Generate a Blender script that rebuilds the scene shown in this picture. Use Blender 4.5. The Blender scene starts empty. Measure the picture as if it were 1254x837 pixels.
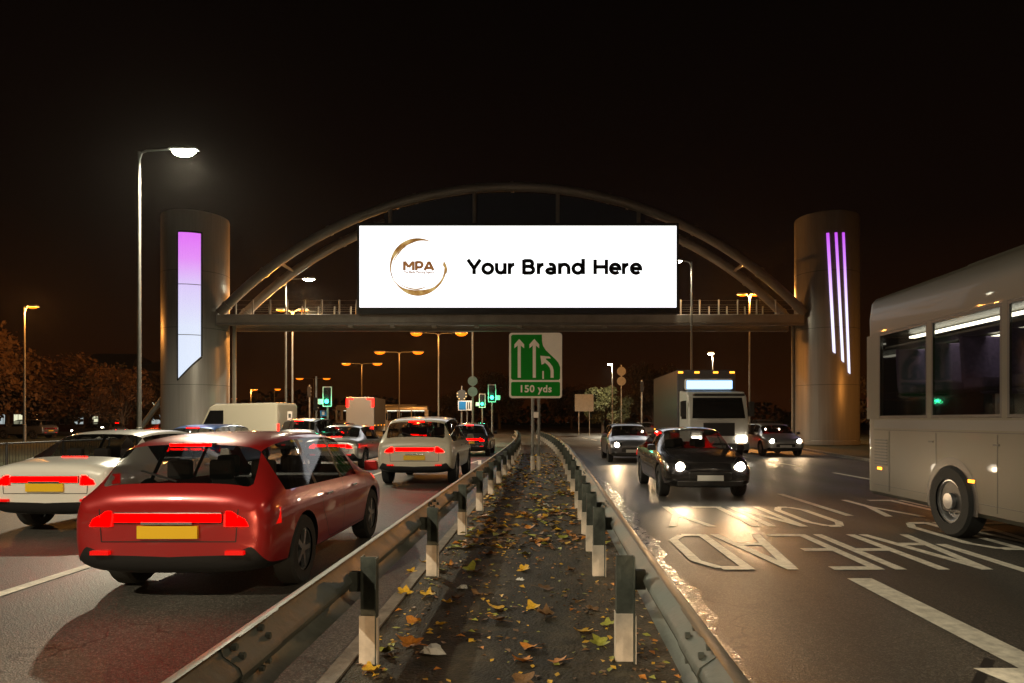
import bpy, bmesh, math, random
from mathutils import Vector, Matrix
random.seed(7)
S = bpy.context.scene
COL = S.collection
R = math.radians
PI = math.pi

# ------------------------------------------------------------------ camera model
F = 836.0          # focal length in photo pixels
VX, VY = 667.0, 515.0   # vanishing point of the road in the photo
CH = 1.6           # camera height
def P(px, py, Y):
    return Vector(((px - VX) * Y / F, Y, CH + (VY - py) * Y / F))
def curve_x(y):    # sideways drift of the road with distance
    return 0.0 if y < 20 else -0.0009 * (y - 20) ** 2

# ------------------------------------------------------------------ materials
def nodes(m):
    m.use_nodes = True
    return m.node_tree, m.node_tree.nodes['Principled BSDF']
def mat(name, col, rough=0.6, metal=0.0, spec=0.5, var=0.0, scale=8.0, bump=0.0, bscale=60.0, rvar=0.0, coat=0.0):
    m = bpy.data.materials.new(name)
    t, b = nodes(m)
    b.inputs['Base Color'].default_value = (*col, 1)
    b.inputs['Roughness'].default_value = rough
    b.inputs['Metallic'].default_value = metal
    b.inputs['Specular IOR Level'].default_value = spec
    b.inputs['Coat Weight'].default_value = coat
    tc = t.nodes.new('ShaderNodeTexCoord')
    if var or rvar:
        n = t.nodes.new('ShaderNodeTexNoise'); n.inputs['Scale'].default_value = scale; n.inputs['Detail'].default_value = 6
        n.inputs['Roughness'].default_value = 0.65
        t.links.new(tc.outputs['Object'], n.inputs['Vector'])
        if var:
            r = t.nodes.new('ShaderNodeValToRGB')
            r.color_ramp.elements[0].position = 0.3; r.color_ramp.elements[1].position = 0.7
            r.color_ramp.elements[0].color = (*[max(0, c * (1 - var)) for c in col], 1)
            r.color_ramp.elements[1].color = (*[min(1, c * (1 + var)) for c in col], 1)
            t.links.new(n.outputs['Fac'], r.inputs['Fac'])
            t.links.new(r.outputs['Color'], b.inputs['Base Color'])
        if rvar:
            mr = t.nodes.new('ShaderNodeMapRange')
            mr.inputs['From Min'].default_value = 0.3; mr.inputs['From Max'].default_value = 0.7
            mr.inputs['To Min'].default_value = max(0.03, rough - rvar); mr.inputs['To Max'].default_value = min(1, rough + rvar)
            t.links.new(n.outputs['Fac'], mr.inputs['Value'])
            t.links.new(mr.outputs['Result'], b.inputs['Roughness'])
    if bump:
        n2 = t.nodes.new('ShaderNodeTexNoise'); n2.inputs['Scale'].default_value = bscale; n2.inputs['Detail'].default_value = 4
        t.links.new(tc.outputs['Object'], n2.inputs['Vector'])
        bp = t.nodes.new('ShaderNodeBump'); bp.inputs['Strength'].default_value = bump; bp.inputs['Distance'].default_value = 0.02
        t.links.new(n2.outputs['Fac'], bp.inputs['Height'])
        t.links.new(bp.outputs['Normal'], b.inputs['Normal'])
    return m
def emit(name, col, strength, base=(0.02, 0.02, 0.02)):
    m = bpy.data.materials.new(name)
    t, b = nodes(m)
    b.inputs['Base Color'].default_value = (*base, 1)
    b.inputs['Emission Color'].default_value = (*col, 1)
    b.inputs['Emission Strength'].default_value = strength
    b.inputs['Roughness'].default_value = 0.4
    if strength > 2: b.inputs['Specular IOR Level'].default_value = 0.0; b.inputs['Base Color'].default_value = (0, 0, 0, 1)
    return m

M = {}
M['galv'] = mat('galvanised_steel', (0.36, 0.37, 0.36), 0.42, 0.85, var=0.25, scale=3, rvar=0.12, bump=0.08, bscale=25)
M['galv_dirty'] = mat('weathered_steel', (0.125, 0.135, 0.120), 0.5, 0.3, var=0.5, scale=2.2, rvar=0.15, bump=0.15, bscale=18)
M['post_dark'] = mat('dirty_post_steel', (0.10, 0.11, 0.095), 0.6, 0.4, var=0.5, scale=6, bump=0.15, bscale=30)
M['post_white'] = mat('pale_lit_post_sleeve', (0.72, 0.62, 0.52), 0.55, 0.0, var=0.22, scale=7, bump=0.1, bscale=30)
M['lamp_pole'] = mat('lamp_pole_steel', (0.24, 0.235, 0.22), 0.5, 0.5, var=0.15, scale=1.5)
M['dark_pole'] = mat('dark_pole_paint', (0.09, 0.09, 0.09), 0.5, 0.2)
M['black'] = mat('black_plastic', (0.012, 0.012, 0.013), 0.45)
M['rubber'] = mat('tyre_rubber', (0.016, 0.016, 0.016), 0.85, bump=0.2, bscale=40)
M['alloy'] = mat('wheel_alloy', (0.45, 0.45, 0.46), 0.3, 0.9)
M['glass'] = mat('tinted_glass', (0.008, 0.009, 0.010), 0.04, 0.0, spec=0.6)
M['car_glass'] = mat('car_window_glass', (0.004, 0.005, 0.005), 0.03, 0.0, spec=0.6)
M['car_glass'].node_tree.nodes['Principled BSDF'].inputs['Alpha'].default_value = 0.50
M['seat_cloth'] = mat('seat_cloth', (0.045, 0.042, 0.040), 0.9)
M['plate_yellow'] = mat('yellow_plate', (0.8, 0.5, 0.02), 0.4)
M['plate_white'] = mat('white_plate', (0.75, 0.75, 0.72), 0.4)
M['chrome'] = mat('chrome_trim', (0.6, 0.6, 0.6), 0.15, 1.0)
M['white_paint'] = mat('road_paint', (0.74, 0.70, 0.60), 0.6, var=0.30, scale=9, bump=0.2, bscale=50)
M['sign_white'] = mat('sign_white', (0.90, 0.80, 0.72), 0.5, var=0.06, scale=2)
M['sign_green'] = mat('sign_green', (0.0, 0.25, 0.012), 0.6, spec=0.15, var=0.05, scale=2)
M['sign_grey'] = mat('sign_back_grey', (0.33, 0.33, 0.31), 0.6, 0.2, var=0.15, scale=3)
M['sign_blue'] = mat('sign_blue', (0.02, 0.22, 0.55), 0.4)
M['frame_black'] = mat('screen_frame_black', (0.010, 0.012, 0.012), 0.5)
M['text_black'] = mat('screen_text_black', (0.001, 0.001, 0.001), 0.9, spec=0.0)
M['arch'] = mat('arch_painted_steel', (0.20, 0.178, 0.155), 0.45, 0.15, var=0.2, scale=0.8)
M['deck'] = mat('deck_painted_steel', (0.32, 0.285, 0.24), 0.5, 0.1, var=0.22, scale=0.8)
M['navy'] = mat('navy_backing', (0.015, 0.022, 0.04), 0.55)
M['concrete'] = mat('kerb_concrete', (0.20, 0.17, 0.14), 0.8, var=0.4, scale=5, bump=0.4, bscale=30)
M['bark'] = mat('bark', (0.06, 0.045, 0.035), 0.9, var=0.3, scale=8)
M['brick'] = mat('dark_brick', (0.12, 0.06, 0.045), 0.85, var=0.3, scale=3)
M['roof'] = mat('dark_roof_tile', (0.05, 0.045, 0.045), 0.8)
M['winframe'] = mat('window_frame', (0.4, 0.38, 0.35), 0.6)

# tower cladding: brushed metal so lamps streak down it
m = bpy.data.materials.new('tower_cladding'); t, b = nodes(m)
b.inputs['Base Color'].default_value = (0.33, 0.29, 0.27, 1); b.inputs['Metallic'].default_value = 0.28
b.inputs['Roughness'].default_value = 0.36
tc = t.nodes.new('ShaderNodeTexCoord'); mp = t.nodes.new('ShaderNodeMapping'); mp.inputs['Scale'].default_value = (6, 6, 0.25)
nz = t.nodes.new('ShaderNodeTexNoise'); nz.inputs['Scale'].default_value = 1.5; nz.inputs['Detail'].default_value = 5
t.links.new(tc.outputs['Object'], mp.inputs['Vector']); t.links.new(mp.outputs['Vector'], nz.inputs['Vector'])
rr = t.nodes.new('ShaderNodeValToRGB')
rr.color_ramp.elements[0].color = (0.24, 0.23, 0.22, 1); rr.color_ramp.elements[1].color = (0.38, 0.36, 0.34, 1)
t.links.new(nz.outputs['Fac'], rr.inputs['Fac']); t.links.new(rr.outputs['Color'], b.inputs['Base Color'])
mr = t.nodes.new('ShaderNodeMapRange'); mr.inputs['To Min'].default_value = 0.26; mr.inputs['To Max'].default_value = 0.5
t.links.new(nz.outputs['Fac'], mr.inputs['Value']); t.links.new(mr.outputs['Result'], b.inputs['Roughness'])
M['tower'] = m

def gradient_emit(name, z0, z1, stops, strength):
    m = bpy.data.materials.new(name); t, b = nodes(m)
    b.inputs['Base Color'].default_value = (0.1, 0.1, 0.1, 1)
    tc = t.nodes.new('ShaderNodeTexCoord'); sp = t.nodes.new('ShaderNodeSeparateXYZ')
    t.links.new(tc.outputs['Object'], sp.inputs['Vector'])
    mr = t.nodes.new('ShaderNodeMapRange'); mr.inputs['From Min'].default_value = z0; mr.inputs['From Max'].default_value = z1
    t.links.new(sp.outputs['Z'], mr.inputs['Value'])
    cr = t.nodes.new('ShaderNodeValToRGB'); el = cr.color_ramp.elements
    while len(el) < len(stops): el.new(0.5)
    for e, (p, c) in zip(el, stops): e.position = p; e.color = (*c, 1)
    t.links.new(mr.outputs['Result'], cr.inputs['Fac'])
    t.links.new(cr.outputs['Color'], b.inputs['Emission Color']); b.inputs['Emission Strength'].default_value = strength
    return m
# LED colours of the two tower lights: white below turning magenta at the top
M['tower_panel'] = gradient_emit('tower_panel_led', 4.2, 14.0,
    [(0.0, (0.72, 0.82, 0.98)), (0.35, (0.74, 0.80, 0.97)), (0.62, (0.72, 0.60, 0.95)), (0.80, (0.78, 0.28, 0.93)), (1.0, (0.76, 0.14, 0.92))], 1.0)
M['tower_strip'] = gradient_emit('tower_strip_led', 3.0, 14.0,
    [(0.0, (0.80, 0.85, 1.0)), (0.5, (0.78, 0.72, 1.0)), (0.8, (0.55, 0.2, 0.85)), (1.0, (0.42, 0.04, 0.62))], 1.5)
M['screen'] = emit('screen_white_led', (1, 1, 1), 1.6)
M['led'] = emit('white_led_lamp', (0.95, 1.0, 0.78), 90)
M['led_small'] = emit('small_white_lamp', (1.0, 0.95, 0.75), 45)
M['sodium'] = emit('sodium_lamp', (1.0, 0.19, 0.006), 2.3)
M['red_lamp'] = emit('red_tail_lamp', (1.0, 0.0, 0.0), 15)
M['red_lamp_far'] = emit('red_far_lamp', (1.0, 0.01, 0.006), 8)
M['red_dim_off'] = mat('red_lens_housing', (0.12, 0.004, 0.004), 0.2)
M['red_dim'] = emit('red_lens', (1.0, 0.0, 0.0), 0.7, (0.2, 0.0, 0.0))
M['head_lamp'] = emit('head_lamp_lens', (1.0, 0.86, 0.66), 60)
M['amber_lamp'] = emit('amber_lamp', (1.0, 0.30, 0.02), 6)
M['blue_lamp'] = emit('blue_white_lamp', (0.35, 0.62, 1.0), 2.5)
M['green_lamp'] = emit('green_signal', (0.03, 0.95, 0.42), 14)
M['lens_off'] = mat('unlit_lens', (0.02, 0.015, 0.012), 0.3)
M['plate_lamp'] = emit('plate_lamp', (1, 0.85, 0.6), 10)
M['lit_window'] = emit('lit_window', (0.95, 0.92, 0.62), 0.9)
M['lit_cool'] = emit('lit_window_cool', (0.75, 0.85, 0.85), 0.5)
M['dark_window'] = mat('dark_window', (0.01, 0.01, 0.012), 0.1)
M['coach_glass'] = mat('coach_glass', (0.006, 0.007, 0.008), 0.04, spec=0.6)
M['coach_glass'].node_tree.nodes['Principled BSDF'].inputs['Alpha'].default_value = 0.38
M['coach_seat'] = mat('coach_seat_cloth', (0.10, 0.07, 0.16), 0.9, var=0.3, scale=20)
M['coach_lamp'] = emit('coach_cabin_lamp', (1.0, 0.95, 0.72), 9)
PAINT = {
    'dark': mat('car_paint_dark', (0.030, 0.028, 0.030), 0.25, 0.5, coat=0.8),
    'grey': mat('car_paint_grey', (0.14, 0.14, 0.15), 0.28, 0.6, coat=0.8),
    'white': mat('car_paint_white', (0.72, 0.71, 0.67), 0.3, 0.0, coat=0.8),
    'silver': mat('car_paint_silver', (0.42, 0.42, 0.42), 0.28, 0.7, coat=0.8),
    'blue': mat('car_paint_blue', (0.06, 0.14, 0.42), 0.28, 0.4, coat=0.8),
    'red': mat('car_paint_red', (0.35, 0.015, 0.015), 0.28, 0.3, coat=0.8),
    'cream': mat('car_paint_cream', (0.62, 0.56, 0.45), 0.32, 0.0, coat=0.6),
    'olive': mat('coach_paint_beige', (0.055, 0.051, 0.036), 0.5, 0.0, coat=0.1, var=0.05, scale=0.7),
}

# asphalt: dark, damp in patches, fine aggregate
def asphalt(name, base, r0, r1):
    m = bpy.data.materials.new(name); t, b = nodes(m)
    tc = t.nodes.new('ShaderNodeTexCoord')
    big = t.nodes.new('ShaderNodeTexNoise'); big.inputs['Scale'].default_value = 0.35; big.inputs['Detail'].default_value = 6
    mp = t.nodes.new('ShaderNodeMapping'); mp.inputs['Scale'].default_value = (1.6, 0.25, 1)
    t.links.new(tc.outputs['Object'], mp.inputs['Vector']); t.links.new(mp.outputs['Vector'], big.inputs['Vector'])
    fine = t.nodes.new('ShaderNodeTexNoise'); fine.inputs['Scale'].default_value = 110; fine.inputs['Detail'].default_value = 3
    t.links.new(tc.outputs['Object'], fine.inputs['Vector'])
    vor = t.nodes.new('ShaderNodeTexVoronoi'); vor.inputs['Scale'].default_value = 85
    t.links.new(tc.outputs['Object'], vor.inputs['Vector'])
    mul = t.nodes.new('ShaderNodeMath'); mul.operation = 'MULTIPLY_ADD'
    t.links.new(big.outputs['Fac'], mul.inputs[0]); mul.inputs[1].default_value = 0.6
    t.links.new(fine.outputs['Fac'], mul.inputs[2])
    cr = t.nodes.new('ShaderNodeValToRGB')
    cr.color_ramp.elements[0].position = 0.62; cr.color_ramp.elements[1].position = 0.98
    cr.color_ramp.elements[0].color = (*[c * 0.55 for c in base], 1); cr.color_ramp.elements[1].color = (*[c * 1.7 for c in base], 1)
    t.links.new(mul.outputs[0], cr.inputs['Fac'])
    # wheel tracks along the lanes, and single pale or dark stones
    sx_ = t.nodes.new('ShaderNodeSeparateXYZ'); t.links.new(tc.outputs['Object'], sx_.inputs['Vector'])
    def mth(op, a, b_=None):
        n_ = t.nodes.new('ShaderNodeMath'); n_.operation = op
        for i_, q_ in enumerate((a, b_)):
            if q_ is None: continue
            if isinstance(q_, (int, float)): n_.inputs[i_].default_value = q_
            else: t.links.new(q_, n_.inputs[i_])
        return n_.outputs[0]
    wob = mth('MULTIPLY', mth('SUBTRACT', big.outputs['Fac'], 0.5), 0.9)
    trk = mth('COSINE', mth('MULTIPLY', mth('ADD', mth('SUBTRACT', mth('ABSOLUTE', sx_.outputs['X']), 2.33), wob), 3.433))
    trk = mth('MULTIPLY_ADD', trk, -0.17); trk.node.inputs[2].default_value = 1.0
    stn = t.nodes.new('ShaderNodeSeparateXYZ'); t.links.new(vor.outputs['Color'], stn.inputs['Vector'])
    stv = mth('POWER', stn.outputs['X'], 2.5); stv = mth('MULTIPLY_ADD', stv, 1.25); stv.node.inputs[2].default_value = 0.62
    fac = mth('MULTIPLY', trk, stv)
    mt_ = t.nodes.new('ShaderNodeVectorMath'); mt_.operation = 'SCALE'; t.links.new(cr.outputs['Color'], mt_.inputs[0]); t.links.new(fac, mt_.inputs['Scale'])
    ck = t.nodes.new('ShaderNodeTexVoronoi'); ck.feature = 'DISTANCE_TO_EDGE'; ck.inputs['Scale'].default_value = 0.42
    wv = t.nodes.new('ShaderNodeTexNoise'); wv.inputs['Scale'].default_value = 1.7; wv.inputs['Detail'].default_value = 5
    t.links.new(tc.outputs['Object'], wv.inputs['Vector'])
    ad = t.nodes.new('ShaderNodeVectorMath'); ad.operation = 'MULTIPLY_ADD'; ad.inputs[1].default_value = (0.9, 0.9, 0.9)
    t.links.new(wv.outputs['Color'], ad.inputs[0]); t.links.new(tc.outputs['Object'], ad.inputs[2]); t.links.new(ad.outputs['Vector'], ck.inputs['Vector'])
    lt = t.nodes.new('ShaderNodeMapRange'); lt.inputs['From Min'].default_value = 0.002; lt.inputs['From Max'].default_value = 0.007
    lt.inputs['To Min'].default_value = 0.35; lt.inputs['To Max'].default_value = 1.0
    t.links.new(ck.outputs['Distance'], lt.inputs['Value'])
    sel = t.nodes.new('ShaderNodeTexNoise'); sel.inputs['Scale'].default_value = 0.21; sel.inputs['Detail'].default_value = 2
    t.links.new(tc.outputs['Object'], sel.inputs['Vector'])
    gt = t.nodes.new('ShaderNodeMapRange'); gt.inputs['From Min'].default_value = 0.47; gt.inputs['From Max'].default_value = 0.55
    t.links.new(sel.outputs['Fac'], gt.inputs['Value'])
    mc = t.nodes.new('ShaderNodeMix'); mc.data_type = 'RGBA'; mc.blend_type = 'MULTIPLY'
    t.links.new(gt.outputs['Result'], mc.inputs['Factor']); t.links.new(mt_.outputs['Vector'], mc.inputs['A']); t.links.new(lt.outputs['Result'], mc.inputs['B'])
    t.links.new(mc.outputs['Result'], b.inputs['Base Color'])
    mr = t.nodes.new('ShaderNodeMapRange'); mr.inputs['From Min'].default_value = 0.35; mr.inputs['From Max'].default_value = 0.65
    mr.inputs['To Min'].default_value = r0; mr.inputs['To Max'].default_value = r1
    t.links.new(big.outputs['Fac'], mr.inputs['Value']); t.links.new(mr.outputs['Result'], b.inputs['Roughness'])
    bp = t.nodes.new('ShaderNodeBump'); bp.inputs['Strength'].default_value = 0.45; bp.inputs['Distance'].default_value = 0.005
    t.links.new(vor.outputs['Distance'], bp.inputs['Height']); t.links.new(bp.outputs['Normal'], b.inputs['Normal'])
    return m
M['asphalt'] = asphalt('asphalt', (0.056, 0.051, 0.044), 0.42, 0.62)

# median soil with moss strip and leaf mould
m = bpy.data.materials.new('median_soil'); t, b = nodes(m)
tc = t.nodes.new('ShaderNodeTexCoord')
n1 = t.nodes.new('ShaderNodeTexNoise'); n1.inputs['Scale'].default_value = 5; n1.inputs['Detail'].default_value = 8; n1.inputs['Roughness'].default_value = 0.72
t.links.new(tc.outputs['Object'], n1.inputs['Vector'])
cr = t.nodes.new('ShaderNodeValToRGB'); el = cr.color_ramp.elements
el[0].position = 0.33; el[0].color = (0.014, 0.011, 0.007, 1); el[1].position = 0.68; el[1].color = (0.085, 0.066, 0.038, 1)
e = el.new(0.5); e.color = (0.038, 0.031, 0.018, 1)
t.links.new(n1.outputs['Fac'], cr.inputs['Fac'])
sp = t.nodes.new('ShaderNodeSeparateXYZ'); t.links.new(tc.outputs['Object'], sp.inputs['Vector'])
nb = t.nodes.new('ShaderNodeTexNoise'); nb.inputs['Scale'].default_value = 1.3; nb.inputs['Detail'].default_value = 5
t.links.new(tc.outputs['Object'], nb.inputs['Vector'])
wob = t.nodes.new('ShaderNodeMath'); wob.operation = 'MULTIPLY_ADD'; t.links.new(nb.outputs['Fac'], wob.inputs[0]); wob.inputs[1].default_value = 0.5
t.links.new(sp.outputs['X'], wob.inputs[2])
ban = t.nodes.new('ShaderNodeValToRGB'); el = ban.color_ramp.elements     # a damp dark gravel band along the middle of the strip
mrx = t.nodes.new('ShaderNodeMapRange'); mrx.inputs['From Min'].default_value = -0.8; mrx.inputs['From Max'].default_value = 1.2
t.links.new(wob.outputs[0], mrx.inputs['Value'])
el[0].position = 0.30; el[0].color = (1, 1, 1, 1); el[1].position = 0.66; el[1].color = (1, 1, 1, 1)
e = el.new(0.37); e.color = (0.38, 0.38, 0.38, 1); e = el.new(0.50); e.color = (0.42, 0.42, 0.42, 1); e = el.new(0.57); e.color = (1.0, 1.0, 1.0, 1)
t.links.new(mrx.outputs['Result'], ban.inputs['Fac'])
mx = t.nodes.new('ShaderNodeMix'); mx.data_type = 'RGBA'; mx.blend_type = 'MULTIPLY'; mx.inputs['Factor'].default_value = 1
t.links.new(cr.outputs['Color'], mx.inputs['A']); t.links.new(ban.outputs['Color'], mx.inputs['B'])
t.links.new(mx.outputs['Result'], b.inputs['Base Color'])
b.inputs['Roughness'].default_value = 0.75
n2 = t.nodes.new('ShaderNodeTexNoise'); n2.inputs['Scale'].default_value = 45; n2.inputs['Detail'].default_value = 6
t.links.new(tc.outputs['Object'], n2.inputs['Vector'])
bp = t.nodes.new('ShaderNodeBump'); bp.inputs['Strength'].default_value = 0.9; bp.inputs['Distance'].default_value = 0.02
t.links.new(n2.outputs['Fac'], bp.inputs['Height']); t.links.new(bp.outputs['Normal'], b.inputs['Normal'])
M['soil'] = m
M['grass'] = mat('dark_verge_grass', (0.030, 0.035, 0.016), 0.9, var=0.5, scale=3, bump=0.8, bscale=20)
# wet silt and leaf pulp in the gutter
M['gutter'] = mat('wet_gutter_silt', (0.06, 0.05, 0.037), 0.34, var=0.6, scale=11, rvar=0.22, bump=1.0, bscale=22)
M['leaf_yellow'] = mat('leaf_yellow', (0.62, 0.36, 0.03), 0.55, var=0.35, scale=12)
M['leaf_orange'] = mat('leaf_orange', (0.52, 0.20, 0.03), 0.55, var=0.35, scale=12)
M['leaf_brown'] = mat('leaf_brown', (0.16, 0.085, 0.035), 0.6, var=0.4, scale=12)
M['leaf_green'] = mat('leaf_greenish', (0.30, 0.30, 0.05), 0.55, var=0.35, scale=12)
M['tree_autumn'] = mat('autumn_foliage', (0.115, 0.062, 0.030), 0.7, var=0.55, scale=0.9)
M['tree_green'] = mat('dull_green_foliage', (0.075, 0.075, 0.028), 0.7, var=0.5, scale=0.9)
M['tree_dark'] = mat('dark_foliage', (0.045, 0.035, 0.022), 0.75, var=0.5, scale=0.9)
M['paper'] = mat('crumpled_paper', (0.62, 0.62, 0.60), 0.6, var=0.1, scale=12)
M['gold'] = mat('logo_gold', (0.42, 0.24, 0.07), 0.5, var=0.75, scale=1.1)
M['logo_brown'] = mat('logo_brown', (0.27, 0.11, 0.035), 0.6)
# printed colours on the lit screen glow with it
def screen_ink(name, stops, scale):
    m = bpy.data.materials.new(name); t, b = nodes(m)
    b.inputs['Base Color'].default_value = (0, 0, 0, 1); b.inputs['Specular IOR Level'].default_value = 0
    tc = t.nodes.new('ShaderNodeTexCoord'); n = t.nodes.new('ShaderNodeTexNoise'); n.inputs['Scale'].default_value = scale; n.inputs['Detail'].default_value = 3
    t.links.new(tc.outputs['Object'], n.inputs['Vector'])
    cr = t.nodes.new('ShaderNodeValToRGB'); el = cr.color_ramp.elements
    while len(el) < len(stops): el.new(0.5)
    for e, (p, c) in zip(el, stops): e.position = p; e.color = (*c, 1)
    t.links.new(n.outputs['Fac'], cr.inputs['Fac']); t.links.new(cr.outputs['Color'], b.inputs['Emission Color'])
    b.inputs['Emission Strength'].default_value = 1.0
    return m
M['gold'] = screen_ink('screen_gold', [(0.35, (0.20, 0.085, 0.02)), (0.5, (0.42, 0.22, 0.06)), (0.65, (0.62, 0.43, 0.16))], 1.6)
M['logo_brown'] = screen_ink('screen_brown', [(0.4, (0.22, 0.075, 0.02)), (0.6, (0.30, 0.13, 0.04))], 2.0)

# ------------------------------------------------------------------ mesh helpers
class MB:
    def __init__(s): s.v = []; s.f = []; s.mi = []
    def add(s, vs, fs, mi=0):
        o = len(s.v); s.v += [tuple(v) for v in vs]; s.f += [tuple(i + o for i in f) for f in fs]; s.mi += [mi] * len(fs); return s
    def box(s, x0, x1, y0, y1, z0, z1, mi=0):
        return s.add([(x0,y0,z0),(x1,y0,z0),(x1,y1,z0),(x0,y1,z0),(x0,y0,z1),(x1,y0,z1),(x1,y1,z1),(x0,y1,z1)],
                     [(3,2,1,0),(4,5,6,7),(0,1,5,4),(1,2,6,5),(2,3,7,6),(3,0,4,7)], mi)
    def tube(s, pts, r, n=10, mi=0, caps=True):
        pts = [Vector(p) for p in pts]; rs = r if isinstance(r, (list, tuple)) else [r] * len(pts)
        vs = []; fs = []; up = None
        for i, p in enumerate(pts):
            d = (pts[min(i + 1, len(pts) - 1)] - pts[max(i - 1, 0)]).normalized()
            if up is None:
                a = Vector((0, 0, 1)) if abs(d.z) < 0.9 else Vector((1, 0, 0))
                up = (a - d * a.dot(d)).normalized()
            else:
                up = (up - d * up.dot(d)).normalized()
            sd = d.cross(up)
            for k in range(n):
                a = 2 * PI * k / n
                vs.append(p + (up * math.cos(a) + sd * math.sin(a)) * rs[i])
        for i in range(len(pts) - 1):
            for k in range(n):
                k2 = (k + 1) % n
                fs.append((i * n + k, i * n + k2, (i + 1) * n + k2, (i + 1) * n + k))
        if caps:
            fs.append(tuple(range(n - 1, -1, -1))); fs.append(tuple(range((len(pts) - 1) * n, len(pts) * n)))
        return s.add(vs, fs, mi)
    def sweep(s, pts, prof, closed=True, mi=0, caps=True):
        """sweep a profile (side, up) along a horizontal polyline"""
        vs = []; fs = []; n = len(prof); pts = [Vector(p) for p in pts]
        for i, p in enumerate(pts):
            d = (pts[min(i + 1, len(pts) - 1)] - pts[max(i - 1, 0)]); d.z = 0; d.normalize()
            sd = Vector((d.y, -d.x, 0))
            for (a, b) in prof: vs.append(p + sd * a + Vector((0, 0, b)))
        m = n if closed else n - 1
        for i in range(len(pts) - 1):
            for k in range(m):
                k2 = (k + 1) % n
                fs.append((i * n + k, i * n + k2, (i + 1) * n + k2, (i + 1) * n + k))
        if closed and caps:
            fs.append(tuple(range(n - 1, -1, -1))); fs.append(tuple(range((len(pts) - 1) * n, len(pts) * n)))
        return s.add(vs, fs, mi)
    def prism(s, poly, y0, y1, mi=0):
        """polygon in (x,z), extruded along y"""
        n = len(poly)
        vs = [(x, y0, z) for x, z in poly] + [(x, y1, z) for x, z in poly]
        fs = [tuple(range(n)), tuple(range(2 * n - 1, n - 1, -1))] + [((i + 1) % n, i, n + i, n + (i + 1) % n) for i in range(n)]
        return s.add(vs, fs, mi)
    def build(s, name, mats, parent=None, smooth=False, loc=None, bevel=0, kind=None):
        me = bpy.data.meshes.new(name); me.from_pydata(s.v, [], s.f)
        mats = mats if isinstance(mats, (list, tuple)) else [mats]
        for m_ in mats: me.materials.append(m_)
        if any(s.mi): me.polygons.foreach_set('material_index', s.mi)
        bm = bmesh.new(); bm.from_mesh(me); bmesh.ops.recalc_face_normals(bm, faces=bm.faces); bm.to_mesh(me); bm.free()
        if smooth:
            me.polygons.foreach_set('use_smooth', [True] * len(me.polygons)); me.set_sharp_from_angle(angle=R(38))
        me.update()
        return link(name, me, parent, loc, bevel, kind)
def link(name, me, parent=None, loc=None, bevel=0, kind=None):
    o = bpy.data.objects.new(name, me); COL.objects.link(o)
    if parent is not None: o.parent = parent
    if loc is not None: o.location = loc
    if bevel:
        b = o.modifiers.new('bevel', 'BEVEL'); b.width = bevel; b.segments = 2; b.limit_method = 'ANGLE'; b.angle_limit = R(40)
    if kind: o['kind'] = kind
    return o
def tag(o, label, cat, group=None):
    o['label'] = label; o['category'] = cat
    if group: o['group'] = group
    return o
def thing(name, label, cat, loc=(0, 0, 0), rz=0, group=None):
    o = bpy.data.objects.new(name, None); COL.objects.link(o); o.empty_display_size = 0.2
    o.location = loc; o.rotation_euler = (0, 0, rz)
    return tag(o, label, cat, group)
def dup(o, parent=None):
    c = o.copy(); COL.objects.link(c)
    if parent is not None: c.parent = parent
    for ch in list(o.children): dup(ch, c)
    return c
def walk(o):
    yield o
    for ch in o.children: yield from walk(ch)
def lamp(parent, loc, col, energy, kind='POINT', radius=0.15, spot=None, rot=(0, 0, 0), blend=0.6):
    l = bpy.data.lights.new('lamp_light', kind); l.color = col; l.energy = energy; l.shadow_soft_size = radius
    if kind == 'SPOT': l.spot_size = R(spot); l.spot_blend = blend
    o = bpy.data.objects.new('lamp_light', l); COL.objects.link(o); o.parent = parent; o.location = loc; o.rotation_euler = rot
    return o
def text_mesh(body, size, offset=0.0, spacing=1.0):
    c = bpy.data.curves.new('lettering', 'FONT'); c.body = body; c.size = size; c.offset = offset; c.space_character = spacing
    c.align_x = 'CENTER'; c.resolution_u = 4
    o = bpy.data.objects.new('lettering', c); COL.objects.link(o)
    dg = bpy.context.evaluated_depsgraph_get(); me = bpy.data.meshes.new_from_object(o.evaluated_get(dg))
    bpy.data.objects.remove(o); bpy.data.curves.remove(c)
    return me
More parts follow.
